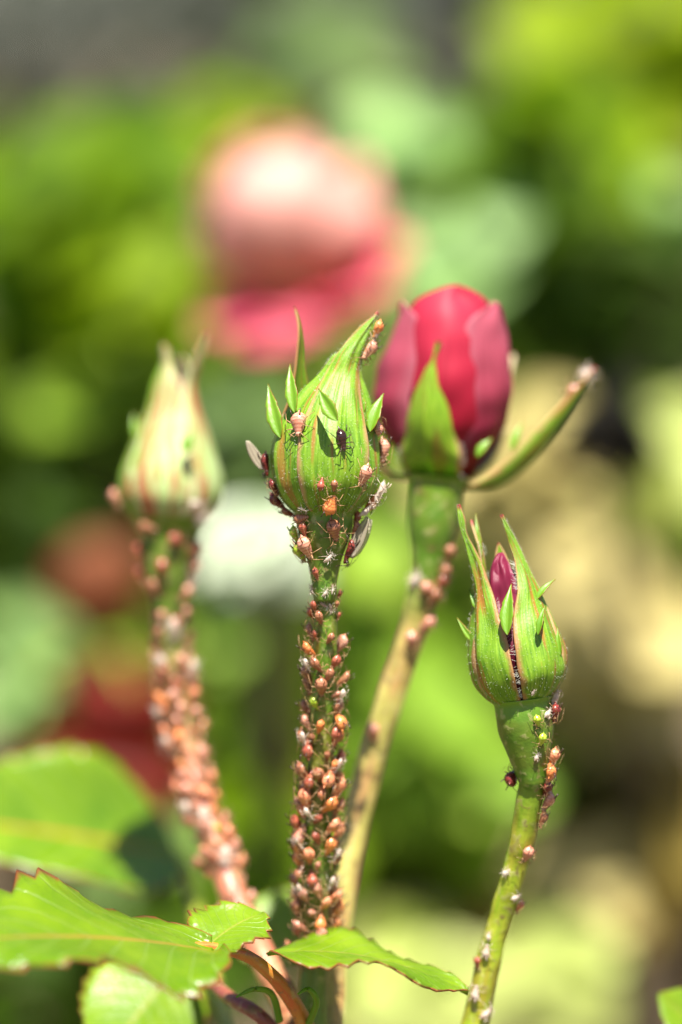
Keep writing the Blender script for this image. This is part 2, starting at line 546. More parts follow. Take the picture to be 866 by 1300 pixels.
# far hedge across the back of the garden: far off, reads as one mass
hv, hf, hu = [], [], []
for k in range(26000):
    x = rng.uniform(-2.6, 2.6); z = rng.uniform(0, 1.5)
    y = 3.6 + .25 * noise.noise(Vector((x * 2.2, z * 2.2, 4))) + rng.uniform(0, .30)
    q = orient((rng.gauss(0, 1), rng.gauss(-.3, .6), rng.gauss(-.2, .8)), (rng.gauss(0, .7), -.6, rng.gauss(.5, .7)))
    L = rng.uniform(.035, .07); b = len(hv)
    for p in ((0, 0, 0), (.3, .45, .08), (0, 1, 0), (-.3, .45, .08)): hv.append(q @ (Vector(p) * L) + Vector((x, y, z)))
    hf.append((b, b + 1, b + 2, b + 3)); hu += [(.5, 0), (1, .5), (.5, 1), (0, .5)]
M['hedge'] = plain_leaf('hedge_leaf', (.030, .038, .022), (.055, .068, .038), .2, .6, .2)
ho = bpy.data.objects.new('hedge', mesh_data('hedge', hv, hf, M['hedge'], hu)); C.objects.link(ho)
tag(ho, 'dark grey green hedge closing off the garden far behind the roses', 'hedge', kind='stuff')


# ------------------------------------------------------------------ shrubs behind the roses
def shrub(name, label, blobs, base_xy, group=None, leafname='leaf', up=.55):
    """blobs: (px, py, d, rx, ry, rd(mm), count, leaf length mm, material, facing)"""
    bx, by = base_xy
    base = Vector((bx, by, ground_z(bx, by) - .01))
    t = thing(name, base, label, 'shrub', group)
    for (px, py, d, rx, ry, rd, n, L, mat, face) in blobs:
        d = d * 1.5 + 45; L = L * .68; n = int(n * 2.3); rd = rd * 1.6; rx = rx * 1.12; ry = ry * 1.12
        c = W(px, py, d); s = (U + d * MM) / U * 1e-4
        g = Geo()
        low = W(px, py + ry * 1.1 + 40, d + rd * .5)
        mid = base.lerp(low, .55) + Vector((rng.uniform(-.02, .02), rng.uniform(.0, .03), .02))
        keys = [list(base), list(mid), list(low), list(c)]
        pts = [Vector(cr(keys, i / 12)) for i in range(13)]
        g.rod(pts, [.0035 * (1 - .7 * i / 12) for i in range(13)], 0, 6)
        for k in range(n):
            a = rng.uniform(0, 2 * math.pi); r = math.sqrt(rng.random())
            p = c + RIGHT * (math.cos(a) * r * rx * s) + UP * (math.sin(a) * r * ry * s) + FWD * (rng.uniform(-1, 1) * rd * MM)
            ll = L * rng.uniform(.75, 1.25) * MM
            out = RIGHT * math.cos(a) * .8 + Vector((0, 0, 1)) * (math.sin(a) * .6 - .1) + Vector((rng.gauss(0, .5), rng.gauss(-.2, .5), rng.gauss(0, .3)))
            nz = Vector((rng.gauss(0, .35), -face + rng.gauss(0, .25), up + rng.gauss(0, .25)))
            q = orient(out, nz)
            o = bpy.data.objects.new(leafname, leaf_me(mat, rng.randrange(3))); C.objects.link(o); o.parent = t
            o.matrix_local = Matrix.Translation(p - q @ Vector((0, ll * .5, 0)) - base) @ q.to_4x4() @ Matrix.Scale(ll, 4)
            foot = p - q @ Vector((0, ll * .5, 0))
            j = min(range(5, 13), key=lambda i: (pts[i] - foot).length + max(0, pts[i].z - foot.z) * .5)
            g.rod([pts[j], pts[j].lerp(foot, .5) + Vector((0, 0, -.003)), foot], [.0009, .0007, .0005], 0, 3)
        part('branch', g.v, g.f, M['bark'], t)
    return t


shrub('shrub', 'bright lime green shrub behind the red rose, above its open petals', [
    (800, 90, 330, 130, 110, 60, 34, 36, 's_lime', .6),
    (690, 220, 270, 100, 90, 40, 26, 32, 's_green', .5),
    (840, 400, 360, 90, 110, 50, 18, 34, 's_shade', .3),
    (760, 350, 250, 60, 80, 30, 18, 30, 's_shade', .4),
    (690, 400, 300, 60, 60, 30, 12, 30, 's_green', .2),
], (.16, .75))
shrub('shrub', 'shrub with sky gloss put into its pale broad leaves behind the crimson rosebud', [
    (600, 345, 250, 62, 62, 20, 7, 40, 's_gloss', .7),
    (505, 205, 270, 48, 40, 20, 4, 34, 's_gloss', .7),
    (420, 60, 420, 80, 60, 30, 8, 38, 's_sage_gloss', .6),
    (862, 265, 260, 20, 30, 15, 2, 28, 's_gloss', .7),
], (.06, .62))
shrub('shrub', 'mid green leafy shrub on the side of the pink bloom away from the red rose', [
    (110, 300, 280, 150, 110, 50, 40, 34, 's_green', .55),
    (190, 400, 250, 100, 60, 30, 16, 32, 's_lime', .4),
    (40, 420, 330, 100, 100, 40, 24, 32, 's_shade', .2),
    (300, 190, 290, 60, 50, 20, 8, 28, 's_lime', .6),
    (130, 500, 240, 60, 45, 20, 8, 32, 's_soft', .5),
], (-.13, .62))
shrub('shrub', 'dark shrub with shade put into its leaf colour, behind the pale downy bud', [
    (60, 600, 320, 110, 80, 40, 30, 32, 's_shade', .1),
    (250, 560, 300, 90, 80, 40, 20, 32, 's_shade', .3),
    (330, 540, 240, 70, 60, 20, 9, 38, 's_sage_gloss', .6),
    (20, 740, 230, 50, 70, 25, 9, 38, 's_sage_gloss', .6),
    (40, 870, 200, 45, 55, 15, 5, 34, 's_gloss', .7),
    (225, 960, 240, 40, 70, 15, 14, 30, 's_shade', .2),
    (20, 640, 220, 60, 60, 15, 12, 30, 's_shade', .1),
], (-.10, .66))
shrub('shrub', 'light green shrub low down between the middle stem and the tan stem', [
    (370, 820, 200, 70, 80, 25, 14, 36, 's_soft', .6),
    (480, 780, 220, 80, 90, 30, 18, 34, 's_soft', .5),
    (330, 960, 240, 80, 80, 30, 20, 34, 's_green', .3),
    (530, 950, 190, 80, 80, 25, 18, 34, 's_soft', .5),
    (600, 1010, 190, 60, 60, 15, 8, 36, 's_soft', .7),
], (.0, .5))
shrub('shrub', 'low dark green shrub behind the foot of the middle stem and the toothed leaf', [
    (530, 1110, 230, 90, 50, 30, 18, 32, 's_shade', .2),
    (250, 1120, 180, 90, 60, 20, 12, 34, 's_sage_gloss', .4),
    (340, 1100, 160, 60, 80, 20, 10, 34, 's_green', .5),
    (480, 660, 240, 70, 70, 30, 12, 34, 's_green', .5),
    (120, 1260, 120, 150, 60, 20, 22, 30, 's_shade', .1),
], (.0, .5))
shrub('shrub', 'wide soft green bush standing farther back than all other shrubs', [
    (180, 660, 480, 280, 190, 60, 50, 46, 's_green', .7),
    (500, 800, 480, 220, 200, 60, 44, 46, 's_soft', .7),
    (560, 480, 560, 200, 120, 60, 32, 46, 's_green', .7),
], (.0, 1.15))
shrub('shrub', 'plant with sun glare put into its white leaf colour beside the middle bud', [
    (335, 690, 110, 30, 28, 10, 8, 28, 's_glare', .7),
], (-.05, .42))
shrub('shrub', 'cream leaved plant low behind the lime green stem', [
    (540, 1255, 170, 60, 40, 10, 6, 34, 's_cream', .7),
    (690, 1235, 180, 45, 35, 10, 5, 34, 's_cream', .7),
    (850, 600, 200, 45, 65, 15, 9, 40, 's_cream', .8),
], (.06, .4))
shrub('shrub', 'near black leaves added as a painted shadow gap behind the outstretched sepal', [
    (772, 545, 150, 26, 24, 10, 9, 22, 's_hollow', .1),
    (830, 430, 300, 50, 40, 14, 7, 30, 's_shade', .2),
], (.13, .55))
shrub('shrub', 'yellowish green shrub beyond the tan straw on the far side of the small bud', [
    (850, 690, 260, 50, 60, 20, 9, 36, 's_soft', .6),
    (800, 650, 240, 70, 70, 20, 12, 36, 's_soft', .6),
    (690, 1020, 240, 60, 70, 20, 12, 34, 's_green', .4),
], (.18, .62))
shrub('dry_plant', 'dried tan plant with withered leaves behind the small green bud', [
    (680, 640, 200, 65, 80, 20, 18, 38, 's_straw', .7),
    (775, 820, 200, 75, 80, 20, 18, 38, 's_straw', .7),
    (770, 960, 250, 90, 70, 20, 18, 36, 's_brown', .4),
    (820, 1090, 210, 70, 70, 20, 14, 36, 's_brown', .6),
    (690, 1130, 200, 60, 60, 15, 9, 36, 's_straw', .7),
], (.14, .5), leafname='withered_leaf')


# the border goes on to both sides
rng = random.Random(23)
for sx, lab in ((-1, 'round green shrub next to the shade coloured dark shrub, farther along the border'), (1, 'round green shrub next to the lime green shrub, farther along the border')):
    shrub('shrub', lab, [
        (433 + sx * 760, 260, 320, 170, 170, 60, 44, 46, 's_green', .6),
        (433 + sx * 740, 640, 300, 170, 170, 60, 44, 46, 's_soft', .6),
        (433 + sx * 820, 1000, 280, 170, 150, 60, 36, 46, 's_green', .5),
    ], (sx * .32, .62))

# ------------------------------------------------------------------ swept sheets: sepals and petals
def sheet(name, B, theta, keys, mat, parent, bend=None, th=.32, nu=12, nv=30, wav=.0, seed=0, keel=0.0, scale=1.0, sub=1, lump=.0):
    """keys rows: z, r, halfwidth, curvature radius, azimuth offset (mm, degrees) along the sheet.
    B maps the flower frame (mm) to the world; azimuth 0 looks at the camera."""
    verts, faces, uvs = [], [], []
    rows = []
    for j in range(nv + 1):
        t = j / nv
        z, r, w, rc, da = cr(keys, t)
        w = max(w, .02); rc = max(rc, .15)
        a0 = R(theta + da)
        er = Vector((math.sin(a0), -math.cos(a0), 0)); et = Vector((math.cos(a0), math.sin(a0), 0))
        off = bend(z) if bend else (0, 0)
        row = []
        for i in range(nu + 1):
            s = i / nu * 2 - 1
            ww = w * (1 + wav * noise.noise(Vector((t * 9 + seed, 3.1 if s > 0 else 7.7, seed)))) if abs(s) > .8 else w
            ph = max(-2.6, min(2.6, s * ww / rc))
            rr = r - rc * (1 - math.cos(ph)) + keel * math.exp(-(s / .16) ** 2)
            if lump: rr += lump * noise.noise(Vector((t * 6.5 + seed, s * 2.3 + seed, 1.7))) * min(1, w / 2) * min(1, 6 * t)
            rr += wav * .5 * noise.noise(Vector((t * 5 + seed, s * 1.7, seed * 1.3))) * min(1, w / 2)
            p = er * rr + et * (rc * math.sin(ph)) + Vector((off[0], off[1], z))
            p = B @ (p * scale * MM)
            verts.append(p); uvs.append((i / nu, t)); row.append(p)
        rows.append(row)
    for j in range(nv):
        for i in range(nu):
            a = j * (nu + 1) + i; faces.append((a, a + 1, a + nu + 2, a + nu + 1))
    o = part(name, verts, faces, mat, parent, uvs)
    if th: solid(o, th, sub)
    return o, rows


def leaflet(name, base, tip, side, hw, mat, parent, droop=0.0, fold=.2, wave=.0, teeth=16, tooth=.10, seed=0, nv=96, nu=14, th=.22, shape=.85, nrm_sign=1, twist=0.0, sagdir=None, pw=.8):
    """toothed rose leaflet, mm sizes; side = unit vector across the blade"""
    base, tip, side = Vector(base), Vector(tip), Vector(side).normalized()
    ax = tip - base; L = ax.length; axn = ax.normalized()
    side = (side - axn * side.dot(axn)).normalized()
    nrm = side.cross(axn) * nrm_sign
    sag = sagdir or nrm
    verts, faces, uvs = [], [], []
    for j in range(nv + 1):
        t = j / nv
        w0 = hw * MM * (math.sin(math.pi * min(.995, .02 + .975 * t ** shape)) ** pw)
        saw = (t * teeth) % 1.0
        fade = min(1, t * 8) * min(1, (1 - t) * 14)
        c = base + ax * t + sag * (droop * MM * 4 * t * (1 - t))
        tw = twist * (t - .3)
        sd = side * math.cos(tw) + nrm * math.sin(tw); nn = nrm * math.cos(tw) - side * math.sin(tw)
        for i in range(nu + 1):
            s = i / nu * 2 - 1
            ww = w0
            fwdsh = 0
            if abs(s) > .99:
                ww = w0 * (1 + tooth * (1 - saw) * fade); fwdsh = -tooth * .35 * w0 * saw * fade
            h = fold * abs(s) ** 1.3 * ww + wave * MM * math.sin(t * 11 + seed + (1.3 if s > 0 else 0)) * abs(s) ** 2
            h += -min(.22, .05 * hw) * MM * math.exp(-(s / .08) ** 2)
            vein = math.sin((t * 9 - abs(s) * 2.4) * 2 * math.pi)
            h += (min(.15, .011 * hw) if hw > 2 else 0) * MM * vein * min(1, abs(s) * 3) * (1 - abs(s) ** 4) * fade
            verts.append(c + sd * s * ww + nn * h + axn * fwdsh); uvs.append((i / nu, t))
    for j in range(nv):
        for i in range(nu):
            a = j * (nu + 1) + i; faces.append((a, a + 1, a + nu + 2, a + nu + 1))
    o = part(name, verts, faces, mat, parent, uvs)
    if th: solid(o, th, 0)
    return o


def frame(px, py, d, lean=0.0, toward=0.0):
    """flower frame: x right, y away, z along the bud; lean (deg) clockwise in the picture"""
    m = Matrix((RIGHT, FWD, UP)).transposed()
    m = m @ Matrix.Rotation(R(lean), 3, 'Y') @ Matrix.Rotation(R(toward), 3, 'X')
    return Matrix.Translation(W(px, py, d)) @ m.to_4x4()


def lathe(name, B, prof, mat, parent, bend=None, ns=28, scale=1.0, rough=.02, seed=0, sub=0):
    verts, faces, uvs = [], [], []
    nl = len(prof) * 4
    for j in range(nl + 1):
        z, r = cr(prof, j / nl); off = bend(z) if bend else (0, 0)
        for k in range(ns):
            an = 2 * math.pi * k / ns
            rr = max(r, .02) * (1 + rough * noise.noise(Vector((math.cos(an) * 2 + seed, math.sin(an) * 2, z * .3))))
            verts.append(B @ (Vector((math.sin(an) * rr + off[0], -math.cos(an) * rr + off[1], z)) * scale * MM))
            uvs.append((abs(k / ns - .5) * 2, j / nl))
    for j in range(nl):
        for k in range(ns):
            k2 = (k + 1) % ns
            faces.append((j * ns + k, j * ns + k2, (j + 1) * ns + k2, (j + 1) * ns + k))
    faces.append(tuple(range(ns - 1, -1, -1))); faces.append(tuple(nl * ns + k for k in range(ns)))
    return part(name, verts, faces, mat, parent, uvs)


def hairs_on(o, n, length, rad, mat, seed=0, zmin=-9, zmax=9, name='hairs'):
    """fine hairs standing on a tube or lathe part"""
    rg = random.Random(seed); org = origin_of(o)
    ps = [p for p in o.data.polygons if p.area > 0 and len(p.vertices) == 4]
    g = Geo()
    for _ in range(n):
        p = rg.choice(ps); vs = [o.data.vertices[i].co for i in p.vertices]
        a, b = rg.random(), rg.random()
        q = vs[0].lerp(vs[1], a).lerp(vs[3].lerp(vs[2], a), b) + org
        if not (zmin < q.z < zmax): continue
        dr = (p.normal + Vector((rg.gauss(0, .35), rg.gauss(0, .35), rg.gauss(.05, .3)))).normalized()
        L = length * rg.uniform(.5, 1.3) * MM
        g.rod([q - dr * L * .1, q + dr * L * .6 + Vector((0, 0, -.08 * L)), q + dr * L], [rad * MM, rad * MM * .7, rad * MM * .3], 0, 3)
    return part(name, g.v, g.f, mat, o, kind='stuff')


def margin_down(rows, sides, parent, n, length, seed=0, lo=.1, hi=.95, mat='down'):
    """white down along the margins of a sepal"""
    rg = random.Random(seed); g = Geo()
    for _ in range(n):
        t = rg.uniform(lo, hi) * (len(rows) - 1); j = min(int(t), len(rows) - 2); f = t - j
        s = rg.choice(sides)
        if noise.noise(Vector((t * .33, seed, s))) < -.05: continue
        e, i1 = (0, 1) if s < 0 else (-1, -2)
        p = rows[j][e].lerp(rows[j + 1][e], f); q = rows[j][i1].lerp(rows[j + 1][i1], f)
        d = (p - q).normalized() + Vector((rg.gauss(0, .4), rg.gauss(0, .4), rg.gauss(0, .4)))
        d.normalize(); L = length * MM * rg.uniform(.4, 1.3)
        g.rod([p, p + d * L * .5 + Vector((0, 0, L * .1)), p + d * L + Vector((0, 0, L * .35))], [.016 * MM, .014 * MM, .007 * MM], 0, 3)
    return part('down', g.v, g.f, M[mat], parent, kind='stuff')


def lobe(parent, b, t_, hw, d=(0, 0), side=None, seed=0):
    """small leafy side lobe of a sepal: from photo pixel b to t_ at depths d"""
    p0, p1 = W(b[0], b[1], d[0]), W(t_[0], t_[1], d[1] + .045 * abs(b[1] - t_[1]))
    sd = side or (RIGHT * .8 - FWD * .35)
    return leaflet('lobe', p0, p1, sd, hw * .68, M['lobe'], parent, droop=.3, fold=.4, teeth=3.4, tooth=.22, seed=seed, nv=32, nu=6, th=.12, shape=.7, pw=1.25)


# ---- stems: photo points with depth and radius
def stem_pts(rows): return [W(x, y, d) for x, y, d, r in rows], [r for x, y, d, r in rows]


CANE_TOP = W(398, 1480, 14)
GROUND_AT = Vector((CANE_TOP.x - .01, CANE_TOP.y + .03, ground_z(CANE_TOP.x, CANE_TOP.y + .03) - .01))

# ================================================================== the middle bud (in focus)
BD = 5.0
B1 = frame(412, 655, BD, 0, -4)
mid = thing('rosebud', B1.translation.copy(), 'closed green rosebud with curved tip crawling with aphids, on the aphid crusted stem', 'rosebud')


def bend1(z):
    k = [(0, 0), (6, 0), (11, .1), (13.5, .6), (16, 1.2), (18.5, 2.0), (20.5, 2.8), (22.5, 4.0), (24.5, 5.4), (26.3, 6.9), (28, 8.2)]
    for (a, x), (b, y) in zip(k, k[1:]):
        if a <= z <= b: return (x + (y - x) * (z - a) / (b - a), 0)
    return (0, 0)


P1 = [(0, 3.2), (1.0, 4.7), (3.4, 6.4), (6.5, 7.0), (9.5, 6.7), (12.5, 5.9), (15.5, 4.5), (18.3, 2.8), (20.5, 2.15), (22.4, 1.65), (24.4, 1.1), (26.3, .2)]
lathe('bud_core', B1, [(z, max(r - .55, .05)) for z, r in P1[:9]], M['petal_wine'], mid, bend1)


def keys_from(prof, widths, dr=0.0, rcf=1.04, da=None):
    out = []
    for i, ((z, r), w) in enumerate(zip(prof, widths)):
        out.append((z, r + dr, w, max(r * rcf, w * .62), da[i] if da else 0))
    return out


SEP1 = []
wf = [2.4, 3.4, 4.8, 5.3, 5.0, 4.3, 3.4, 2.6, 2.2, 1.75, 1.2, .1]
s1, rows1 = sheet('sepal', B1, 12, keys_from(P1, wf, .10), M['sepal'], mid, bend1, wav=.05, seed=2, lump=.55, keel=.1+.22, nu=18, nv=48); SEP1.append(s1)
P1s = P1[:9] + [(21.0, 1.5), (21.5, 1.0), (22.0, .5)]
ws = [2.4, 3.4, 4.8, 5.4, 5.2, 4.3, 3.1, 1.9, 1.2, .7, .4, .05]
s2, rows2 = sheet('sepal', B1, -64, keys_from(P1s, ws, -.22), M['sepal'], mid, bend1, wav=.06, seed=5, lump=.55, keel=.1+.18, nu=18, nv=40); SEP1.append(s2)
s3, rows3 = sheet('sepal', B1, 84, keys_from(P1s, ws, -.12), M['sepal'], mid, bend1, wav=.06, seed=9, lump=.55, keel=.1+.18, nu=18, nv=40); SEP1.append(s3)
s4, _ = sheet('sepal', B1, 156, keys_from(P1s, ws, -.3), M['sepal'], mid, bend1, wav=.05, seed=11, nu=14, nv=30); SEP1.append(s4)
P1b = [(0, 3.2), (1.0, 4.7), (3.4, 6.4), (6.5, 7.0), (9.5, 6.7), (12.5, 5.9), (15.5, 4.8), (18.5, 4.3), (21, 4.0), (23.2, 3.8), (25.2, 3.9), (27.2, 4.4)]
wb = [2.4, 3.4, 4.8, 5.4, 5.0, 4.0, 2.6, 1.7, 1.3, 1.0, .6, .06]
s5, _ = sheet('sepal', B1, 228, keys_from(P1b, wb, -.3, da=[0] * 6 + [6, 14, 20, 26, 30, 34]), M['sepal_red'], mid, None, wav=.05, seed=12, nu=14, nv=34); SEP1.append(s5)
margin_down(rows1, (-1, 1), s1, 130, .35, 3, .05, .98)
margin_down(rows2, (-1, 1), s2, 60, .35, 4, .05, .8)
margin_down(rows3, (-1, 1), s3, 60, .35, 5, .05, .8)
lobe(s2, (356, 556), (340, 487), 1.25, (2, 2), seed=1)
lobe(s2, (374, 524), (368, 462), 1.05, (1, 1), seed=2)
lobe(s1, (428, 534), (404, 493), 1.25, (-4.2, -3.8), RIGHT * .7 + UP * .6 - FWD * .2, seed=3)
lobe(s3, (470, 548), (487, 499), 1.2, (2, 2), seed=4)
lobe(s3, (461, 525), (456, 500), .9, (3, 4), seed=5)
for o_, n_ in ((s1, 900), (s2, 500), (s3, 350)): hairs_on(o_, n_, .24, .013, M['down'], n_, name='surface_down')
HIP1 = [(.7, 4.2), (0, 3.7), (-1.2, 3.55), (-2.6, 3.3), (-4.2, 2.8), (-6.0, 2.15), (-8.0, 1.68), (-9.5, 1.45), (-11, 1.1)]
hip1 = lathe('receptacle', B1, HIP1, M['hip'], mid, None, 28, 1.0, .04)
STEM1 = [(412, 742, 5.5, 1.55), (414, 800, 6, 1.5), (411, 900, 8, 1.65), (406, 1000, 10, 1.75), (402, 1100, 12, 1.85), (399, 1200, 14, 1.95), (396, 1310, 14, 2.1), (398, 1490, 14, 2.4)]
path1, rad1 = stem_pts(STEM1)
stem1 = tube('stem', path1, rad1, M['stem'], mid, 16, 80, .10, 1)
hairs_on(stem1, 900, .55, .018, M['hair'], 11, zmin=.40)
hairs_on(hip1, 120, .4, .016, M['hair'], 12)

# ================================================================== small bud on the right (in focus)
B2 = frame(664, 893, 5.0, -8, -3)
rgt = thing('rosebud', B2.translation.copy(), 'small opening rosebud showing a burgundy petal tip, on the lime green stem', 'rosebud')
P2 = [(0, 3.1), (1.0, 4.5), (3.2, 6.0), (6.0, 6.35), (9.0, 5.75), (12.0, 4.7), (14.5, 3.6), (16.5, 2.6), (18.2, 1.5)]
lathe('bud_core', B2, [(z, max(.1, r - 1.0)) for z, r in P2], M['petal_wine'], rgt)
# rolled petals whose tip shows between the sepals
sheet('petal', B2, -14, [(2, 5.0, 2.2, 5, 0), (6, 5.5, 3.0, 4.6, 0), (10, 5.1, 2.8, 3.8, 0), (14, 4.1, 2.3, 2.6, 0), (17, 3.2, 1.9, 1.7, 0), (18.8, 2.5, 1.2, .8, 3), (19.6, 1.6, .3, .5, 6)], M['petal_bud'], rgt, th=.3, nu=16, nv=30, wav=.25, seed=31, lump=.9)
sheet('petal', B2, -44, [(2, 4.3, 2.0, 5, 0), (6, 4.7, 2.6, 4.6, 4), (10, 4.2, 2.4, 3.8, 8), (14, 3.5, 1.9, 2.4, 14), (16.6, 3.0, 1.4, 1.5, 20), (18.2, 2.5, .8, .9, 26), (18.9, 2.1, .2, .6, 30)], M['petal_bud'], rgt, th=.25, nu=12, nv=26, wav=.2, seed=37, lump=.7)
sheet('petal', B2, 60, [(2, 4.2, 2.2, 5, 0), (6, 4.6, 3.0, 4.6, 0), (10, 4.2, 2.8, 3.8, 0), (14, 3.2, 2.0, 2.6, 0), (16.4, 2.0, 1.2, 1.6, 0), (17.4, 1.0, .3, 1, 0)], M['petal_wine'], rgt, th=.3, nu=12, nv=22, wav=.05, seed=33)
ka = [(0, 3.1, 2.4, 3.2, 0), (1.0, 4.5, 3.4, 4.6, 0), (3.2, 6.05, 4.6, 6.2, 0), (6.0, 6.4, 4.75, 6.5, -1), (9.0, 5.9, 4.0, 5.9, -1), (12.0, 5.15, 3.0, 4.6, -3), (15.0, 4.6, 2.0, 2.6, -5), (18.0, 4.6, 1.4, 1.4, -7), (20.5, 4.9, .95, .8, -9), (22.6, 5.3, .5, .45, -10), (24.4, 5.5, .75, .7, -11), (26.4, 5.3, .08, .5, -12)]
sa, rowsa = sheet('sepal', B2, -50, ka, M['sepal_red'], rgt, None, wav=.05, seed=21, lump=.55, keel=.1+.2, nu=18, nv=52)
kb = [(0, 3.1, 2.4, 3.2, 0), (1.0, 4.5, 3.4, 4.6, 0), (3.2, 6.05, 4.7, 6.2, 0), (6.0, 6.4, 5.2, 6.5, 0), (9.0, 5.8, 4.7, 5.8, 0), (12.0, 4.9, 3.5, 4.8, 4), (15.0, 4.2, 2.2, 3.0, 8), (18.0, 3.4, 1.3, 1.3, 8), (20.3, 2.8, .95, .8, 2), (22.3, 2.4, .6, .5, -10), (24.4, 1.8, .08, .5, -24)]
sb, rowsb = sheet('sepal', B2, 42, kb, M['sepal_red'], rgt, None, wav=.05, seed=23, lump=.55, keel=.1+.2, nu=18, nv=52)
kc = [(0, 3.1, 2.4, 3.2, 0), (1.0, 4.5, 3.4, 4.6, 0), (3.2, 5.9, 4.7, 6.2, 0), (6.0, 6.25, 5.2, 6.5, 0), (9.0, 5.7, 4.6, 5.8, 0), (12.0, 4.8, 3.5, 4.8, 0), (15.0, 3.9, 2.2, 3.0, 0), (18.0, 3.3, 1.4, 1.4, 0), (21, 3.2, .9, .9, -3), (24.4, 3.6, .08, .5, -5)]
sc, rowsc = sheet('sepal', B2, 110, kb[:7] + [(17.5, 2.9, 1.4, 1.6, 0), (19.5, 2.4, .8, 1, 0), (21.0, 1.8, .08, .5, 0)], M['sepal'], rgt, None, wav=.05, seed=24, nu=14, nv=34)
sd_, _ = sheet('sepal', B2, 182, kb[:7] + [(17.5, 2.9, 1.4, 1.6, 0), (19.5, 2.6, .8, 1, 0), (21.0, 2.6, .08, .5, 0)], M['sepal'], rgt, None, wav=.05, seed=25, nu=14, nv=34)
se, rowse = sheet('sepal', B2, 254, kc, M['sepal'], rgt, None, wav=.05, seed=26, nu=14, nv=40)
margin_down(rowsa, (1,), sa, 45, .6, 8, .08, .5)
margin_down(rowsb, (-1,), sb, 80, .8, 9, .08, .5)
margin_down(rowsb, (-1,), sb, 70, .7, 19, .58, .74)
margin_down(rowsa, (-1,), sa, 100, .3, 10, .1, .95)
margin_down(rowsb, (1,), sb, 140, .3, 11, .1, .95)
margin_down(rowse, (-1, 1), se, 160, .5, 12, .6, .9)
lobe(sa, (644, 806), (649, 741), 1.25, (-1.9, -1.9), RIGHT * .8 - FWD * .5, seed=6)
lobe(sb, (680, 762), (705, 735), .6, (3, 3), seed=7)
lobe(sb, (683, 806), (692, 769), .55, (-1.2, -1.5), seed=8)
lobe(sb, (712, 832), (708, 796), .5, (2, 1.5), seed=18)
lobe(sa, (604, 818), (580, 784), .5, (4, 4), seed=9)
lobe(sa, (610, 778), (596, 748), .55, (4, 4), seed=10)
lobe(se, (612, 706), (604, 652), .42, (7, 7), seed=13)
for o_, n_ in ((sa, 600), (sb, 600)): hairs_on(o_, n_, .24, .013, M['down'], n_ + 1, name='surface_down')
HIP2 = [(.6, 4.0), (0, 3.75), (-1.4, 3.75), (-3.5, 3.6), (-5.6, 3.0), (-7.6, 2.45), (-9.4, 1.95), (-10.4, 1.65), (-11.2, 1.1)]
B2h = frame(664, 893, 5.0, -7, 0)
hip2 = lathe('receptacle', B2h, HIP2, M['hip'], rgt, None, 28, 1.0, .03, 4)
STEM2 = [(677, 982, 5.2, 1.7), (667, 1045, 7, 1.65), (652, 1110, 9, 1.55), (634, 1170, 11, 1.55), (618, 1230, 12, 1.6), (603, 1300, 13, 1.7), (560, 1420, 14, 1.9), (420, 1640, 16, 2.2)]
path2, rad2 = stem_pts(STEM2)
stem2 = tube('stem', path2, rad2, M['stem_lime'], rgt, 18, 160, .16, 2)
hairs_on(stem2, 500, .45, .016, M['hair'], 13, zmin=.40)

# ================================================================== downy bud on the left (behind the focus)
B3 = frame(215, 668, 42, 2, -4)
lft = thing('rosebud', B3.translation.copy(), 'pale downy rosebud with two upright sepal tips, out of focus on the pink stem', 'rosebud')
SC3 = 1.098
P3 = [(0, 3.6), (1.2, 5.2), (3.2, 6.4), (6.0, 6.4), (9.0, 5.6), (12.0, 4.5), (15.0, 3.4), (17.0, 2.5), (19.0, 1.4)]
lathe('bud_core', B3, [(z, max(.1, r - .8)) for z, r in P3], M['petal_rose'], lft, None, 24, SC3)
q = [(0, 3.6, 2.6, 3.8, 0), (1.2, 5.2, 3.8, 5.2, 0), (3.2, 6.5, 4.9, 6.6, 0), (6.0, 6.6, 5.3, 6.6, 0), (9.0, 5.7, 4.5, 5.8, 0), (12.0, 4.6, 3.4, 4.6, 0), (15.0, 3.5, 2.4, 3.0, 0), (18.0, 2.9, 1.6, 1.7, 0)]
for th_, extra, m_, sd3 in ((-16, [(20.3, 2.2, 1.0, 1.0, -14), (22.2, 2.3, .6, .7, -26), (23.2, 2.4, .07, .6, -30)], 'sepal_pale', 41), (62, [(20.5, 3.7, 1.3, 1.1, -2), (22.6, 4.3, .9, .8, -2), (24.6, 4.7, .07, .6, -2)], 'sepal_pale', 42), (134, [(20.5, 1.9, 1.2, 1.2, 0), (22, 1.0, .07, .6, 0)], 'sepal_pale', 43), (206, [(20.0, 2.4, 1.2, 1.2, 0), (21, 2.0, .07, .6, 0)], 'sepal_pale', 44), (278, [(20.5, 2.0, 1.3, 1.2, 6), (23.2, 1.2, .07, .6, 12)], 'sepal_red', 45)):
    o, rr_ = sheet('sepal', B3, th_, q + extra, M[m_], lft, None, wav=.05, seed=sd3, nu=14, nv=36, scale=SC3)
    margin_down(rr_, (-1, 1), o, 160, .55, sd3, .1, .9)
    if sd3 == 45: lobe(o, (176, 560), (170, 524), .8, (41, 41), seed=50)
    if sd3 == 42: lobe(o, (238, 575), (244, 545), 1.1, (34, 34), seed=51)
HIP3 = [(.8, 5.0), (0, 4.3), (-1.6, 3.7), (-4, 3.3), (-6.5, 2.8), (-9, 2.1), (-11, 1.65), (-12.5, 1.2)]
hip3 = lathe('receptacle', B3, HIP3, M['hip'], lft, None, 24, SC3, .03, 6)
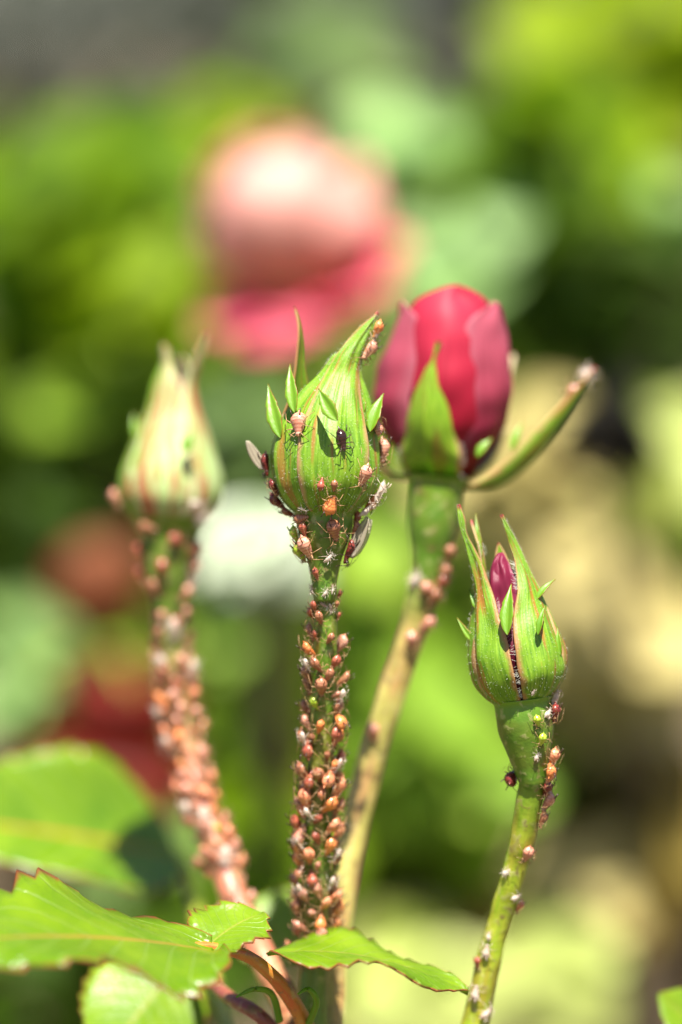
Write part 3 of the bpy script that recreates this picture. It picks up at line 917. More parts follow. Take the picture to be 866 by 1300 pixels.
STEM3 = [(216, 780, 42, 1.8), (220, 840, 41, 1.75), (232, 920, 40, 1.8), (250, 1000, 37, 1.85), (276, 1080, 33, 1.9), (302, 1150, 29, 1.95), (338, 1225, 22, 2.0), (372, 1300, 17, 2.0), (397, 1490, 14, 2.0)]
path3, rad3 = stem_pts(STEM3)
stem3 = tube('stem', path3, rad3, M['stem_pink'], lft, 16, 80, .08, 3)
hairs_on(stem3, 500, .6, .018, M['hair'], 14, zmin=.40)

# ================================================================== crimson flower (behind the focus)
B4 = frame(560, 606, 32, 2, 4)
blm = thing('rose_flower', B4.translation.copy(), 'half open crimson rose with one sepal stretched out sideways, on the tan stem', 'rose')
lathe('bud_core', B4, [(0, 3.4), (2, 5.2), (6, 6.6), (11, 6.2), (16, 5.0), (20, 3.6), (22.5, 2.2), (23.5, .5)], M['petal_red'], blm)


def pk(z0, z1, rs, wm, rcm, curl=.0, da=0):
    n = 14; out = []
    for i in range(n + 1):
        t = i / n
        r = cr([(a,) for a in rs], t)[0]
        w = wm * (.45 + .75 * math.sin(math.pi * min(1, t * .62 + .08))) * (1 if t < .66 else math.sqrt(max(0.002, 1 - ((t - .66) / .34) ** 2.2 * .995)))
        out.append((z0 + (z1 - z0) * t, r + (curl * max(0, t - .75) * 4) ** 2, w, rcm, da * t))
    return out


# behind, then inner, then the outer petals that show
sheet('petal', B4, 180, pk(0, 22, [3, 6, 7.6, 7.2, 6.0, 5.2], 7.5, 8), M['petal_red'], blm, th=.35, nu=18, nv=26, wav=.05, seed=61)
sheet('petal', B4, 120, pk(0, 21.5, [3, 6, 7.6, 7.2, 6.0, 5.4], 7, 8), M['petal_red'], blm, th=.35, nu=18, nv=26, wav=.05, seed=62)
sheet('petal', B4, -120, pk(0, 22.5, [3, 6.6, 8.2, 7.8, 6.8, 6.0], 7, 8), M['petal_rose'], blm, th=.35, nu=18, nv=26, wav=.05, seed=63)
sheet('petal', B4, -2, pk(0, 26.3, [3, 7.2, 8.9, 8.7, 7.2, 4.4], 7.8, 6.0, 0, 14), M['petal_red'], blm, th=.35, nu=18, nv=30, wav=.07, lump=.6, seed=64)
sheet('petal', B4, -34, pk(0, 24.6, [3, 6.2, 7.6, 7.2, 5.6, 3.6], 7.0, 6.4, 0, 20), M['petal_red'], blm, th=.35, nu=18, nv=30, wav=.07, lump=.6, seed=65)
sheet('petal', B4, -86, pk(0, 23.8, [3, 7.4, 9.5, 9.2, 7.6, 6.2], 7.2, 7.0, .3), M['petal_rose'], blm, th=.35, nu=18, nv=30, wav=.07, lump=.7, seed=66)
sheet('petal', B4, 66, pk(0, 24.2, [3, 7.2, 9.2, 9.4, 8.7, 7.0], 7.0, 6.2, .3), M['petal_rose'], blm, th=.4, nu=18, nv=30, wav=.07, lump=.6, seed=67)
# sepals
sf, rowsf = sheet('sepal', B4, -16, [(-.4, 3.2, 3.4, 9, 0), (2, 6.6, 4.4, 9, 0), (5, 8.6, 5.0, 4.4, 0), (8, 9.5, 4.7, 3.5, 0), (11, 9.6, 3.8, 2.6, 1), (14, 9.2, 2.1, 1.3, 2), (16.3, 8.5, 1.0, .8, 4), (18.8, 8.4, .06, .5, 8)], M['sepal_bloom'], blm, None, wav=.05, seed=71, nu=16, nv=40, th=.4, keel=.6)
sg, rowsg = sheet('sepal', B4, 82, [(-.6, 2.4, 3.0, 6, 0), (-1.4, 5.5, 4.5, 3.0, 0), (-.4, 9, 6.2, 4.0, 0), (2.8, 12.6, 5.6, 3.4, 0), (6.8, 15.6, 4.4, 2.6, 0), (11.2, 18.2, 2.8, 1.6, 0), (15.8, 20.6, .1, .5, 0)], M['sepal_red'], blm, None, wav=.05, seed=72, nu=12, nv=40, th=.5)
sh, _ = sheet('sepal', B4, 128, [(-.4, 3.2, 2.4, 6, 0), (2, 7.6, 2.6, 5, 0), (6, 10.2, 2.2, 3, 0), (10, 11.2, 1.7, 2, 0), (13, 11.4, 1.3, 1.5, 0), (15.6, 12.0, .9, 1, 0), (17, 12.4, .06, .5, 0)], M['sepal_pale'], blm, None, wav=.05, seed=73, nu=12, nv=30, th=.5)
si, _ = sheet('sepal', B4, 200, [(-.4, 3.2, 2.4, 6, 0), (0, 7.6, 2.6, 5, 0), (2, 11, 2.0, 3, 0), (5, 14, 1.2, 1.5, 0), (8, 16.4, .06, .5, 0)], M['sepal_bloom'], blm, None, wav=.05, seed=74, nu=12, nv=26, th=.5)
sj, _ = sheet('sepal', B4, -96, [(-.4, 3.2, 2.4, 6, 0), (-.4, 6.6, 2.8, 5, 0), (1.2, 8.8, 2.4, 3.4, 0), (4, 9.8, 1.5, 2, 0), (7, 10.2, .8, 1, 0), (9, 10.2, .06, .5, 0)], M['sepal_bloom'], blm, None, wav=.05, seed=75, nu=12, nv=26, th=.5)
margin_down(rowsf, (-1, 1), sf, 500, .5, 77, .05, .95)
lobe(sg, (606, 580), (625, 556), .9, (22, 22), seed=78)
lobe(sg, (650, 572), (664, 535), .8, (27, 27), seed=79)
HIP4 = [(.6, 4.3), (0, 3.7), (-2, 3.5), (-4.5, 3.5), (-7, 3.2), (-9.5, 2.6), (-12, 2.25), (-14, 1.95), (-15.5, 1.5)]
B4h = frame(556, 612, 28, 7, 0)
hip4 = lathe('receptacle', B4h, HIP4, M['hip'], blm, None, 24, 1.0, .03, 8)
STEM4 = [(539, 738, 28, 2.15), (528, 790, 28, 1.95), (508, 850, 28, 1.85), (488, 910, 28, 1.85), (466, 985, 28, 1.9), (448, 1060, 27, 1.95), (434, 1130, 25, 2.0), (424, 1200, 23, 2.0), (416, 1300, 20, 2.1), (402, 1490, 15, 2.3)]
path4, rad4 = stem_pts(STEM4)
stem4 = tube('stem', path4, rad4, M['stem_tan'], blm, 18, 160, .14, 4)
hairs_on(stem4, 300, .4, .016, M['hair'], 15, zmin=.40)

# ---- the cane that carries the flowering stems
cane = thing('rose_cane', GROUND_AT, 'stout greenish brown rose cane rising from the soil under the flowering stems', 'rose cane')
tube('cane', [GROUND_AT, GROUND_AT.lerp(CANE_TOP, .4) + Vector((.006, 0, 0)), GROUND_AT.lerp(CANE_TOP, .8) + Vector((-.003, 0, 0)), CANE_TOP], [6, 5.2, 4.6, 4.2], M['cane'], cane, 14, 50, .06, 5)

# ================================================================== leaves in the foreground
lf1 = thing('rose_leaf', W(392, 1310, 8), 'toothed bright green rose leaf on an orange stalk, across the foot of the stems', 'leaf')
rp = [W(392, 1310, 9), W(372, 1272, 5), W(345, 1238, 2), (W(312, 1213, 0)), W(268, 1203, -2), W(225, 1202, -4)]
tube('rachis', rp, [1.15, 1.05, .9, .8, .7, .5], M['rachis'], lf1, 10, 50, .05, 6)
hairs_on(lf1.children[0], 260, .6, .02, M['hair'], 16)
leaflet('leaflet', W(272, 1206, -3), W(-75, 1195, -26), FWD * .93 + UP * .20 - RIGHT * .05, 13.5, M['leaf'], lf1, droop=1.4, fold=.04, wave=1.8, teeth=11, tooth=.24, seed=1, shape=.8, th=.25)
leaflet('leaflet', W(340, 1212, 2), W(594, 1262, 4), FWD * .97 + UP * .05, 9.5, M['leaf_soft'], lf1, droop=2.2, fold=.04, wave=.9, teeth=11, tooth=.26, seed=2.2, nrm_sign=-1, th=.25, sagdir=UP)
leaflet('leaflet', W(258, 1207, -2), W(334, 1160, 5), FWD * .72 + UP * .35 - RIGHT * .15, 5.2, M['leaf_soft'], lf1, droop=.8, fold=.12, wave=.6, teeth=7, tooth=.24, seed=4, nv=64, th=.22, nrm_sign=-1)
# stipule threads
for k, pts in enumerate([[(355, 1296, 6), (345, 1262, 4), (322, 1256, 2), (300, 1266, 1)], [(392, 1300, 6), (402, 1272, 3), (392, 1256, 2), (378, 1262, 1)]]):
    tube('stipule', [W(*p) for p in pts], [.5, .45, .35, .12], M['lobe'], lf1, 8, 24, .05, 20 + k)

lf2 = thing('rose_leaf', W(372, 1330, 12), 'soft green rose leaflet hanging on a purple stalk under the toothed leaf', 'leaf')
tube('petiole', [W(372, 1340, 12), W(330, 1290, 8), (W(285, 1262, 14)), W(250, 1224, 28), W(228, 1208, 34)], [1.1, 1.0, .95, .85, .6], M['stem_purple'], lf2, 10, 40, .05, 7)
leaflet('leaflet', W(232, 1214, 34), W(128, 1345, 20), RIGHT * .9 - UP * .25 + FWD * .1, 8.5, M['leaf_soft'], lf2, droop=1.0, fold=.15, wave=.5, teeth=10, tooth=.08, seed=7, nrm_sign=1)

lf3 = thing('rose_leaf', W(-30, 1240, 50), 'broad glossy rose leaf with orange midrib, out of focus behind the toothed leaf', 'leaf')
tube('petiole', [W(300, 1340, 30), W(262, 1210, 60), W(238, 1110, 76), W(222, 1080, 78)], [1.0, .9, .8, .5], M['stem_lime'], lf3, 10, 40, .05, 8)
leaflet('leaflet', W(226, 1085, 78), W(-120, 1035, 55), FWD * .70 + UP * .6, 12.5, M['leaf_back'], lf3, droop=1.0, fold=.35, wave=1.0, teeth=10, tooth=.06, seed=9, shape=.75)
lf4 = thing('rose_leaf', W(395, 1400, 30), 'pale green rose leaflet half hidden behind the foot of the aphid covered stem', 'leaf')
tube('petiole', [W(404, 1420, 18), W(400, 1330, 30), W(392, 1240, 40), W(384, 1215, 42)], [1.0, .9, .8, .5], M['stem_lime'], lf4, 10, 30, .05, 9)
leaflet('leaflet', W(392, 1222, 42), W(300, 1150, 46), FWD * .7 + UP * .7, 8, M['leaf_soft'], lf4, droop=1, fold=.2, wave=.5, teeth=9, tooth=.07, seed=11)
lf5 = thing('rose_leaf', W(930, 1400, -10), 'green leaf tip poking up near the lime green stem on the tan side', 'leaf')
tube('petiole', [W(840, 1560, 30), W(900, 1450, 30), W(945, 1370, 30)], [1.0, .9, .6], M['stem_lime'], lf5, 10, 30, .05, 10)
leaflet('leaflet', W(945, 1375, 30), W(838, 1262, 26), RIGHT * .6 + UP * .4 + FWD * .5, 7, M['leaf_soft'], lf5, droop=1, fold=.2, wave=.4, teeth=9, tooth=.12, seed=13)

# ================================================================== blooms in the background
def bloom(px, py, d, lean, toward, rows, stem_rows, label, stem_mat_='stem_lime', scale=1.0):
    B = frame(px, py, d, lean, toward)
    t = thing('rose_flower', B.translation.copy(), label, 'rose')
    for k, (th_, keys, m_) in enumerate(rows):
        sheet('petal', B, th_, keys, M[m_], t, None, th=.5, nu=14, nv=20, wav=.07, seed=k * 3.1 + px * .1, sub=1, scale=scale)
    lathe('receptacle', B, [(1, 4.5), (0, 4.2), (-3, 4), (-6, 3.2), (-9, 2.4)], M['hip'], t)
    sp, sr = stem_pts(stem_rows)
    sp = [B @ Vector((0, 0, -.0085))] + sp; sr = [2.4] + sr
    g = Vector((sp[-1].x + .02, sp[-1].y + .06, 0)); g.z = ground_z(g.x, g.y) - .01
    tube('stem', sp + [g], sr + [5], M[stem_mat_], t, 10, 60, .05, 3)
    for k in range(5):
        sheet('sepal', B, k * 72 + 20, [(-.4, 3.4, 2.6, 6, 0), (-.6, 8, 3, 5, 0), (-2, 13, 2, 3, 0), (-5, 18, 1, 2, 0), (-8, 21, .06, 1, 0)], M['sepal_bloom'], t, None, wav=.05, seed=k, nu=8, nv=14, th=.5, sub=0)
    return t


rows = []
for k in range(5):    # rounded cup, peach, with tighter whorls inside it
    rows.append((k * 72 - 10, pk(2, 27 - 4.5 * (k % 3), [3, 10, 13 + (k % 3), 14 + (k % 2), 12.5, 8 + (k % 3) * 4], 9.0, 12, (k % 3) * .7), 'petal_peach'))
for k in range(4):
    rows.append((k * 90 + 30, pk(2, 27, [3, 6, 8, 8, 7, 5], 7, 7), 'petal_peach'))
for th_, zt, ro, m_ in ((-68, 0, 14, 'petal_pink'), (-28, -2, 13.5, 'petal_pink'), (14, 0, 12, 'petal_pink'), (48, 3, 14, 'petal_pink'), (92, 6, 15, 'petal_pink'), (170, 4, 17, 'petal_peach'), (230, 2, 14, 'petal_pink')):
    rows.append((th_, [(1, 3, 3, 6, 0), (2.5, 8, 8, 14, 0), (2.5 + zt * .1, ro * .72, 9, 22, 0), (2 + zt * .3, ro * .88, 9.5, 26, 0), (1.5 + zt * .7, ro, 8.5, 26, 0), (zt + .5, ro + 2, 5.5, 22, 0), (zt, ro + 3, .5, 20, 0)], m_))
bloom(385, 385, 270, -10, 20, rows, [(395, 560, 280, 2.4), (405, 760, 295, 2.6), (400, 1100, 310, 3)], 'large open rose, peach above and pink below, blurred behind the middle bud', scale=1.32)
rows = []
for k in range(5): rows.append((k * 72, pk(1, 24 - k, [3, 9, 12, 12, 10, 8], 9, 10), 'petal_dark'))
for k in range(5): rows.append((k * 72 + 36, [(1, 3, 3, 6, 0), (3, 8, 8, 10, 0), (4, 12, 10, 13, 0), (3, 16, 11, 14, 0), (0, 18, 8, 14, 0), (-3, 19, .5, 10, 0)], 'petal_dark'))
bloom(150, 975, 330, 6, 10, rows, [(165, 1080, 340, 2.4), (190, 1250, 350, 2.8)], 'dark red rose blurred low behind the stem of the pale downy bud', scale=1.15)
rows = []
for k in range(5): rows.append((k * 72 + 10, pk(1, 18 - k, [2, 6, 8, 8, 7, 5], 6.5, 7), 'petal_rust'))
bloom(130, 810, 330, -5, 10, rows, [(150, 900, 350, 2.2), (170, 1200, 370, 2.8)], 'small rusty orange rose blurred above the dark red one', scale=1.35)


# ================================================================== aphids
AMESH = {}


def aphid_mesh(color, variant, legs='leg', fat=1.0):
    key = (color, variant, legs, fat)
    if key in AMESH: return AMESH[key]
    rg = random.Random(variant * 17 + 3)
    g = Geo()
    prof = [(1.24, .07), (1.16, .22), (1.02, .31), (.86, .33), (.72, .40), (.5, .50), (.22, .62), (-.08, .74), (-.4, .82), (-.72, .79), (-1.0, .63), (-1.2, .38), (-1.3, .17), (-1.48, .09), (-1.58, .03)]
    ns = 14; nl = 34; v, f = [], []
    for j in range(nl + 1):
        y, r = cr(prof, j / nl); r = max(r, .02)
        seg = 1 + .022 * math.sin(y * 2 * math.pi / .33) * (1 if -1.1 < y < .8 else 0)
        zc = .38 + .14 * math.exp(-((y + .4) / .6) ** 2)
        for k in range(ns):
            an = 2 * math.pi * k / ns
            cz = math.cos(an)
            v.append((math.sin(an) * r * seg * fat, y, zc + cz * r * seg * (.86 if cz > 0 else .62) * fat))
    for j in range(nl):
        for k in range(ns):
            f.append((j * ns + k, (j + 1) * ns + k, (j + 1) * ns + (k + 1) % ns, j * ns + (k + 1) % ns))
    f.append(tuple(range(ns))); f.append(tuple(nl * ns + k for k in range(ns - 1, -1, -1)))
    g.add(v, f, 0)
    for s in (-1, 1):
        j = lambda a=.14: rg.uniform(-a, a)
        for root, knee, foot in ((.70, (.62, 1.12, .82), (1.02, 1.72, .02)), (.40, (.92, .42, .85), (1.62, .55, .02)), (.12, (.98, -.42, .92), (1.55, -1.35, .02))):
            kn = Vector((s * (knee[0] + j()), knee[1] + j(), knee[2] + j(.1))); ft = Vector((s * (foot[0] + j(.2)), foot[1] + j(.25), foot[2]))
            toe = ft + Vector((s * .06, .18 if root > .3 else -.16, 0))
            g.rod([(s * .26, root, .42), kn], [.075, .055], 1, 5)
            g.rod([kn, kn.lerp(ft, .5) + Vector((0, 0, .04)), ft], [.052, .036, .03], 1, 5)
            g.rod([ft, toe], [.032, .02], 2, 4)
        a0 = Vector((s * .14, 1.12, .62)); a1 = Vector((s * (.34 + j()), 1.46 + j(), .86)); a2 = Vector((s * (.85 + j(.2)), .8 + j(.3), 1.12 + j())); a3 = Vector((s * (1.05 + j(.25)), -.35 + j(.4), 1.25 + j(.2)))
        g.rod([a0, a1, a2, a3], [.045, .034, .024, .012], 1, 4)
        g.rod([(s * .42, -.78, 1.02), (s * .52, -1.12, 1.14), (s * .58, -1.45, 1.2)], [.075, .055, .05], 2, 5)
        g.ball((s * .24, 1.04, .60), .075, 3)
    me = mesh_data('aphid', [p * MM for p in g.v], g.f, [BODY[color] if color != 'skin' else M['skin'], M[legs], M['leg_dark'] if color != 'skin' else M['skin'], M['black'] if color != 'skin' else M['skin']], None, g.m)
    AMESH[key] = me
    return me


def wing(parent, side, L=3.3, lift=0.5):
    """membranous fore wing, held up over the back"""
    v, f = [], []
    nx, ny = 5, 12
    P = []
    for j in range(ny + 1):
        t = j / ny
        hw = .62 * (math.sin(math.pi * min(.97, .06 + .9 * t ** .8)) ** .7)
        for i in range(nx + 1):
            s = i / nx * 2 - 1
            P.append(Vector((side * (.22 + .5 * t + .12 * s), .5 - L * t, .75 + lift * L * t * .9 + s * hw + .05 * math.sin(3 * t))))
    for j in range(ny):
        for i in range(nx):
            a = j * (nx + 1) + i; f.append((a, a + 1, a + nx + 2, a + nx + 1))
    me = mesh_data('wing', [p * MM for p in P], f, M['wing'])
    o = bpy.data.objects.new('wing', me); C.objects.link(o); o.parent = parent; solid(o, .012, 0, 0)
    g = Geo()
    for i in (1, 3, 5):
        g.rod([P[j * (nx + 1) + i] * MM for j in range(ny)], [.022 * MM] * ny, 0, 4)
    vo = bpy.data.objects.new('vein', mesh_data('vein', g.v, g.f, M['leg_dark'])); C.objects.link(vo); vo.parent = o
    return o


def put(color, p, n, head, size, label, cat='aphid', group=None, variant=0, tilt=0.0, legs='leg', fat=1.0, name='aphid', roll=0.0):
    n = n.normalized(); h = head - n * head.dot(n)
    if h.length < 1e-5: h = n.orthogonal()
    h.normalize()
    m = orient(h, n)
    m = m @ Matrix.Rotation(R(-tilt), 3, 'X') @ Matrix.Rotation(R(roll), 3, 'Y')
    o = bpy.data.objects.new(name, aphid_mesh(color, variant, legs, fat)); C.objects.link(o)
    s = size / 2.5
    lift = (math.sin(R(tilt)) * 1.2 * .35) * s * MM
    o.matrix_world = Matrix.Translation(p + n * lift) @ m.to_4x4() @ Matrix.Scale(s, 4)
    return tag(o, label, cat, group)


def bvh_of(objs):
    v, f = [], []
    for o in objs:
        org = origin_of(o); b = len(v)
        v += [x.co + org for x in o.data.vertices]; f += [tuple(i + b for i in p.vertices) for p in o.data.polygons]
    return BVHTree.FromPolygons(v, f)


def on_surface(bvh, px, py):
    """the point of a surface behind photograph pixel px,py, or the nearest one to that line of sight"""
    d = (W(px, py, 0) - CAM).normalized()
    loc, nrm, i, dist = bvh.ray_cast(CAM, d)
    if loc is None:
        best = None
        for dd in (0, 2, 4, 6, 8, 10, 30, 34, 40, 44):
            l2, n2, _, ds = bvh.find_nearest(W(px, py, dd))
            if best is None or ds < best[2]: best = (l2, n2, ds)
        loc, nrm = best[0], best[1]
        c = W(px, py, 5)
        if nrm.dot(c - loc) < 0: nrm = -nrm
        return loc, nrm
    if nrm.dot(d) > 0: nrm = -nrm
    return loc, nrm


def headdir(deg):   # degrees clockwise from straight up, in the picture
    return RIGHT * math.sin(R(deg)) + UP * math.cos(R(deg))


bv1 = bvh_of(SEP1 + [hip1, stem1])
# named aphids on the middle bud
singles = [
    ('pink', 382, 541, 172, 3.2, 'pinkish banded aphid head down below a leafy lobe of the middle bud', 0, 1.0),
    ('orange', 421, 638, 20, 2.9, 'plump orange aphid with spread legs at the base of the middle bud', 1, 1.0),
    ('pink', 458, 603, 200, 2.9, 'pink striped aphid on the lower flank of the middle bud beside shed skins', 2, 1.0),
    ('red', 408, 614, 10, 1.7, 'small red aphid above the plump orange one on the middle bud', 0, .9),
    ('brown', 425, 616, 190, 1.6, 'small brown aphid next to the small red one on the middle bud', 1, .9),
    ('brown', 422, 673, 160, 3.0, 'brown aphid on the receptacle just under the middle bud', 2, .95),
    ('pink', 393, 694, 165, 3.2, 'dull pink aphid on the receptacle, under the wine coloured ones', 1, .95),
    ('orange', 481, 644, 80, 2.6, 'orange aphid sticking out sideways beneath a white shed skin', 0, 1.0),
    ('pink', 484, 573, 170, 3.2, 'pale pink aphid on the edge of the middle bud', 3, .95),
    ('pink', 480, 541, 10, 2.4, 'pinkish aphid under the leafy lobe facing the red rose', 2, .9),
    ('wine', 349, 640, 150, 2.8, 'wine red aphid on the edge of the middle bud, under the winged one', 1, .95),
    ('wine', 376, 662, 120, 2.4, 'dark wine red aphid where the middle bud meets its receptacle', 2, .95),
    ('orange', 477, 418, 200, 2.4, 'orange aphid near the curved tip of the middle bud', 1, .95),
    ('pink', 466, 444, 245, 3.0, 'pale aphid on the inner side of the curved bud tip', 2, .9),
    ('green', 369, 680, 175, 2.4, 'green aphid on the side of the receptacle under the middle bud', 0, .95),
    ('green', 378, 702, 160, 2.6, 'larger leaf green aphid lower on the receptacle under the middle bud', 1, 1.1),
    ('wine', 352, 618, 165, 2.3, 'small wine red aphid clinging to the bud edge right under the winged one', 0, .85),
    ('red', 362, 657, 110, 2.2, 'red brown aphid lying along the bottom rim of the middle bud', 3, .85),
    ('brown', 385, 658, 80, 2.2, 'brown aphid squeezed under the bottom rim of the middle bud', 4, .9),
    ('red', 455, 660, 250, 2.4, 'red brown aphid under the bottom rim of the bud by the shed skins', 0, .85),
    ('brown', 446, 672, 200, 2.4, 'brown aphid above the long yellowish wing under the middle bud', 3, .85),
    ('red', 388, 672, 175, 2.0, 'little red brown aphid above the dull pink one on the receptacle', 4, .9),
    ('red', 403, 728, 170, 1.6, 'small dark red aphid at the top of the middle stem', 0, .9),
]
for color, px, py, hd, size, label, var, fat in singles:
    p, n = on_surface(bv1, px, py)
    put(color, p, n, headdir(hd), size, label, variant=var, fat=fat, tilt=6)
p, n = on_surface(bv1, 432, 560)
put('black', p, n, headdir(172), 2.9, 'shiny black aphid with dark legs on the front of the middle bud', variant=2, legs='leg_dark', fat=.72)
p, n = on_surface(bv1, 341, 590)
wa = put('wine', p, n, headdir(188), 3.0, 'winged wine red aphid with a raised grey wing on the flank of the middle bud', variant=3, legs='leg_dark', fat=.8)
wing(wa, 1, 3.2, .55); wing(wa, -1, 3.2, .5)
p, n = on_surface(bv1, 443, 700)
wb_ = put('wine', p, n, headdir(190), 3.4, 'winged dark aphid with a long yellowish wing on the receptacle under the middle bud', variant=4, legs='leg_dark', fat=.75)
wing(wb_, 1, 4.2, .12); wing(wb_, -1, 4.0, .12)
# shed skins
for px, py, hd, size, label in ((474, 622, 200, 2.8, 'white shed aphid skin hanging by the edge of the middle bud'), (460, 642, 95, 2.4, 'white shed skin lying over the orange aphid at the bud base'), (417, 706, 40, 1.5, 'small straw white shed skin on the receptacle of the middle bud'), (388, 643, 100, 1.1, 'tiny white shed skin at the foot of the middle bud'), (480, 430, 200, 1.3, 'scrap of white shed skin by the curved tip of the middle bud')):
    p, n = on_surface(bv1, px, py)
    put('skin', p + n * .0004, n, headdir(hd), size, label, 'aphid skin', variant=3, legs='skin', fat=.6, name='shed_skin')
for px, py, hd, size in ((413, 752, 30, 1.2), (421, 748, 10, 1.1), (412, 768, 120, 1.2), (419, 772, 160, 1.2), (398, 748, 10, 1.3)):
    p, n = on_surface(bv1, px, py)
    put('skin', p, n, headdir(hd), size, 'small white shed skin on the bare top of the middle stem', 'aphid skin', 'shed skins on the middle stem', variant=2, legs='skin', fat=.5, name='shed_skin')


def crowd(path, rad, t0, t1, n, colors, labels, group, seed, spread=140, size=(2.2, 2.9), mind=1.55, bias=0.0, tilt=(10, 42), density=None, gaps=-.22):
    rg = random.Random(seed); keys = [list(p) + [r * MM] for p, r in zip(path, rad)]
    done = []; tries = 0
    while len(done) < n and tries < n * 60:
        tries += 1
        t = rg.uniform(t0, t1)
        if density and rg.random() > density((t - t0) / (t1 - t0)): continue
        an = R(bias + rg.uniform(-spread, spread))
        a = cr(keys, t); b = cr(keys, min(t + .01, 1)); c = cr(keys, max(t - .01, 0))
        tan = (Vector(b[:3]) - Vector(c[:3])).normalized(); x, y = frame_for(tan)
        nrm = x * math.sin(an) - y * math.cos(an)
        p = Vector(a[:3]) + nrm * a[3]
        if noise.noise(p * 330 + Vector((seed, 0, 0))) < gaps: continue
        if any((p - q).length < mind * MM for q in done): continue
        done.append(p)
        k = rg.choices(range(len(colors)), [w for c_, w in colors])[0]; col = colors[k][0]
        sz = rg.random() if rg.random() > .28 else -rg.uniform(.5, 1.1)     # young ones are much smaller
        head = tan * (1 if tan.z < 0 else -1) + x.cross(nrm) * 0 + (nrm.cross(tan)) * rg.gauss(0, .45)
        pose = ''
        if rg.random() < .12: head = -head; pose = ' head up'
        lab = ('small ' if sz < .25 else 'large ' if sz > .75 else '') + labels[col] % pose
        put(col, p, nrm, head, (size[0] + (size[1] - size[0]) * sz) * (.8 if col == 'green' else 1), lab, 'aphid', group + ': ' + lab, rg.randrange(5), tilt=rg.uniform(*tilt), fat=rg.choice((.76, .84, .92)))
    return len(done)


LAB = lambda where: {c: '%s aphid%%s in %s' % (a, where) for c, a in (('orange', 'bright orange'), ('salmon', 'salmon coloured'), ('red', 'dark red brown'), ('pink', 'pale pinkish'), ('brown', 'brown'), ('green', 'yellow green'))}
# position 0..1 along STEM1: knots at 742,800,900,1000,1100,1200,1310,1490
crowd(path1, rad1, .13, .40, 36, [('red', 5), ('salmon', 3), ('orange', 2), ('brown', 3), ('pink', 2), ('green', .5)], LAB('the loose upper crowd on middle stem'), 'aphids on the middle stem', 101, size=(2.2, 3.0), mind=1.6, density=lambda f: .35 + .65 * f)
crowd(path1, rad1, .40, .73, 76, [('orange', 4), ('salmon', 6), ('red', 3), ('pink', 3), ('brown', 1.5), ('green', .4)], LAB('the dense lower crowd on middle stem'), 'aphids on the middle stem', 102, size=(2.4, 3.3), mind=1.5)
crowd(path1, rad1, .02, .14, 8, [('red', 5), ('brown', 2)], LAB('the bare top of the middle stem'), 'aphids on the middle stem', 103, size=(1.6, 2.1))
crowd(path3, rad3, .0, .18, 26, [('brown', 3), ('red', 3), ('pink', 2)], LAB('the thin upper group on pink stem'), 'aphids on the pink stem', 111, size=(2.0, 2.7))
crowd(path3, rad3, .14, .52, 60, [('salmon', 6), ('pink', 6), ('orange', 2), ('brown', 1.5), ('green', .3)], LAB('the dense crowd on the pink stem'), 'aphids on the pink stem', 112, size=(2.3, 3.1), mind=1.55)
crowd(path3, rad3, .50, .64, 8, [('salmon', 3), ('pink', 3)], LAB('the loose lower group on pink stem'), 'aphids on the pink stem', 113, size=(2.0, 2.6))
bvm = bvh_of([stem1])
for px, py, hd in ((400, 842, 170), (424, 880, 150), (395, 935, 190), (420, 968, 175), (398, 1030, 160), (428, 1085, 200), (385, 1068, 150), (422, 1120, 180), (376, 1130, 170)):
    p, n = on_surface(bvm, px, py)
    put('skin', p + n * .0008, n, headdir(hd), 1.8, 'crumpled pale shed skin among the aphids on the middle stem', 'aphid skin', 'shed skins among the aphids on the middle stem', (px + py) % 5, legs='skin', fat=.7, name='shed_skin', tilt=20)
bvs = bvh_of([stem3])
for px, py, hd in ((212, 842, 160), (238, 850, 200), (204, 905, 180), (222, 945, 150), (262, 1040, 170), (240, 1028, 190), (285, 1090, 180), (218, 800, 170)):
    p, n = on_surface(bvs, px, py)
    put('skin', p + n * .0006, n, headdir(hd), 2.6, 'pale shed skin among the aphids on the pink stem', 'aphid skin', 'shed skins on the pink stem', (px + py) % 5, legs='skin', fat=.8, name='shed_skin', tilt=15)
bv3 = bvh_of([hip3] + [o for o in lft.children if o.name.startswith('sepal')])
for px, py, hd, col in ((270, 690, 200, 'skin'), (262, 735, 170, 'skin'), (250, 748, 150, 'skin'), (268, 715, 200, 'skin'), (248, 640, 120, 'skin'), (255, 655, 60, 'skin'), (272, 532, 200, 'skin'), (255, 700, 200, 'brown'), (182, 700, 190, 'red'), (184, 728, 175, 'red'), (152, 632, 160, 'pink'), (222, 685, 120, 'red'), (190, 668, 100, 'brown'), (262, 672, 160, 'brown'), (250, 722, 190, 'pink'), (198, 745, 170, 'brown'), (206, 720, 190, 'red'), (232, 752, 200, 'pink'), (276, 560, 190, 'pink'), (240, 700, 170, 'brown')):
    p, n = on_surface(bv3, px, py)
    if col == 'skin': put('skin', p, n, headdir(hd), 2.4, 'pale shed skin on the downy bud or the receptacle under it', 'aphid skin', 'shed skins on the downy bud', 1, legs='skin', fat=.8, name='shed_skin')
    else: put(col, p, n, headdir(hd), 2.6, {'red': 'dark red', 'brown': 'brown', 'pink': 'pale pink'}[col] + ' aphid on the downy bud or the receptacle under it', 'aphid', 'aphids on the downy bud, ' + col, 2, tilt=10)
bv2 = bvh_of([hip2, stem2, sb, sa])
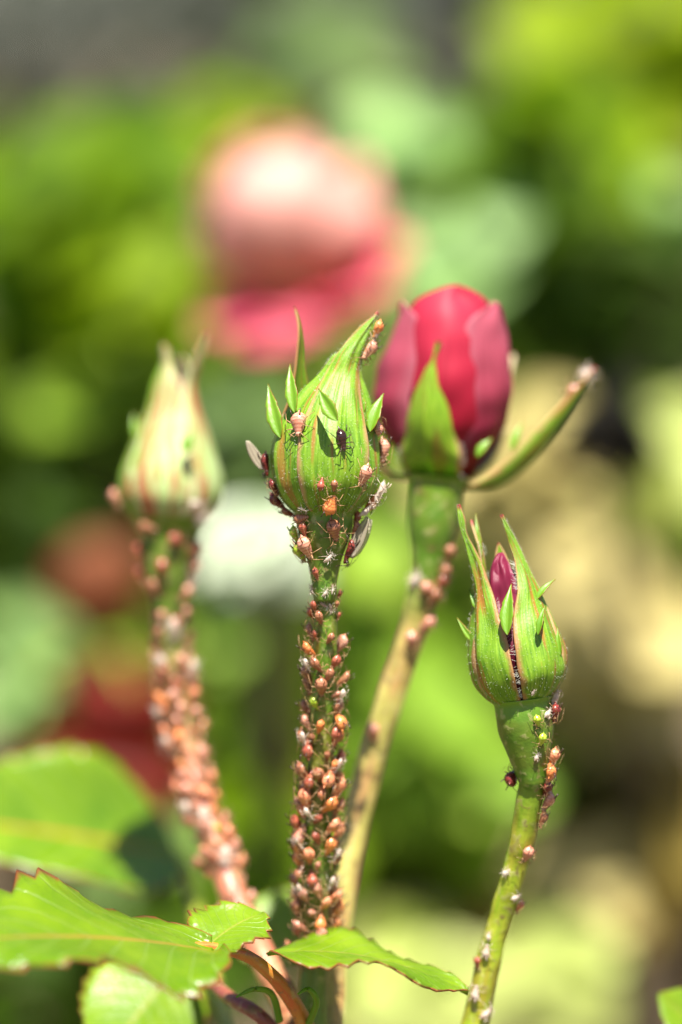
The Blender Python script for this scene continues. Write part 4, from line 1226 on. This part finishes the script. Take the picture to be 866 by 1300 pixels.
for px, py, hd, col, size in ((700, 905, 170, 'wine', 2.4), (704, 925, 200, 'red', 2.4), (700, 948, 170, 'red', 2.2), (704, 962, 160, 'salmon', 2.6), (694, 975, 70, 'orange', 2.6), (701, 985, 190, 'salmon', 2.4), (690, 1000, 150, 'wine', 2.2), (695, 1018, 190, 'pink', 2.8), (690, 1040, 180, 'brown', 2.2), (653, 986, 60, 'wine', 3.0), (667, 1082, 180, 'pink', 2.4), (657, 1150, 180, 'salmon', 1.8), (608, 1222, 190, 'red', 1.5), (686, 938, 180, 'green', 1.8), (681, 915, 160, 'green', 1.6)):
    p, n = on_surface(bv2, px, py)
    word = {'wine': 'wine red', 'red': 'red brown', 'salmon': 'salmon', 'orange': 'orange', 'pink': 'pale pink', 'brown': 'brown', 'green': 'green'}[col]
    put(col, p, n, headdir(hd), size, word + ' aphid on the lime green stem or the receptacle of the small opening bud', 'aphid', 'aphids on the lime green stem, ' + col, (px * 7 + py) % 5, tilt=10)
for px, py, hd, size in ((705, 884, 20, 1.5), (676, 878, 0, .7), (712, 898, 100, 1.3), (644, 1107, 60, 1.1), (654, 1138, 90, 1.1), (621, 1188, 0, .9), (619, 1207, 10, 1.5), (606, 1260, 10, 1.7), (616, 1285, 60, 1.6), (694, 905, 60, 1.2), (681, 960, 30, .9)):
    p, n = on_surface(bv2, px, py)
    put('skin', p, n, headdir(hd), size * 1.25, 'white shed skin on the lime green stem or the receptacle of the small opening bud', 'aphid skin', 'shed skins on the lime green stem', (px + py) % 5, legs='skin', fat=.8, name='shed_skin')
bv4 = bvh_of([hip4, stem4, sg, sf])
for px, py, hd, col in ((556, 738, 215, 'red'), (561, 725, 150, 'brown'), (548, 757, 200, 'brown'), (543, 748, 140, 'pink'), (512, 745, 170, 'red'), (510, 765, 190, 'brown'), (540, 792, 230, 'pink'), (522, 812, 160, 'pink'), (566, 700, 150, 'brown'), (476, 930, 180, 'pink'), (720, 490, 220, 'pink')):
    p, n = on_surface(bv4, px, py)
    put(col, p, n, headdir(hd), 2.6, {'red': 'dark red', 'brown': 'brown', 'pink': 'pale pink', 'salmon': 'salmon'}[col] + ' aphid on the crimson rose, its sepals or tan stem', 'aphid', 'aphids on the crimson rose, ' + col, (px + py) % 5, tilt=12)
for px, py, hd in ((738, 462, 40), (745, 470, 120), (530, 735, 60), (518, 736, 100)):
    p, n = on_surface(bv4, px, py)
    put('skin', p, n, headdir(hd), 2.4, 'white shed skin on the crimson rose, its long sepal or stem', 'aphid skin', 'shed skins on the crimson rose', (px + py) % 5, legs='skin', fat=.8, name='shed_skin')
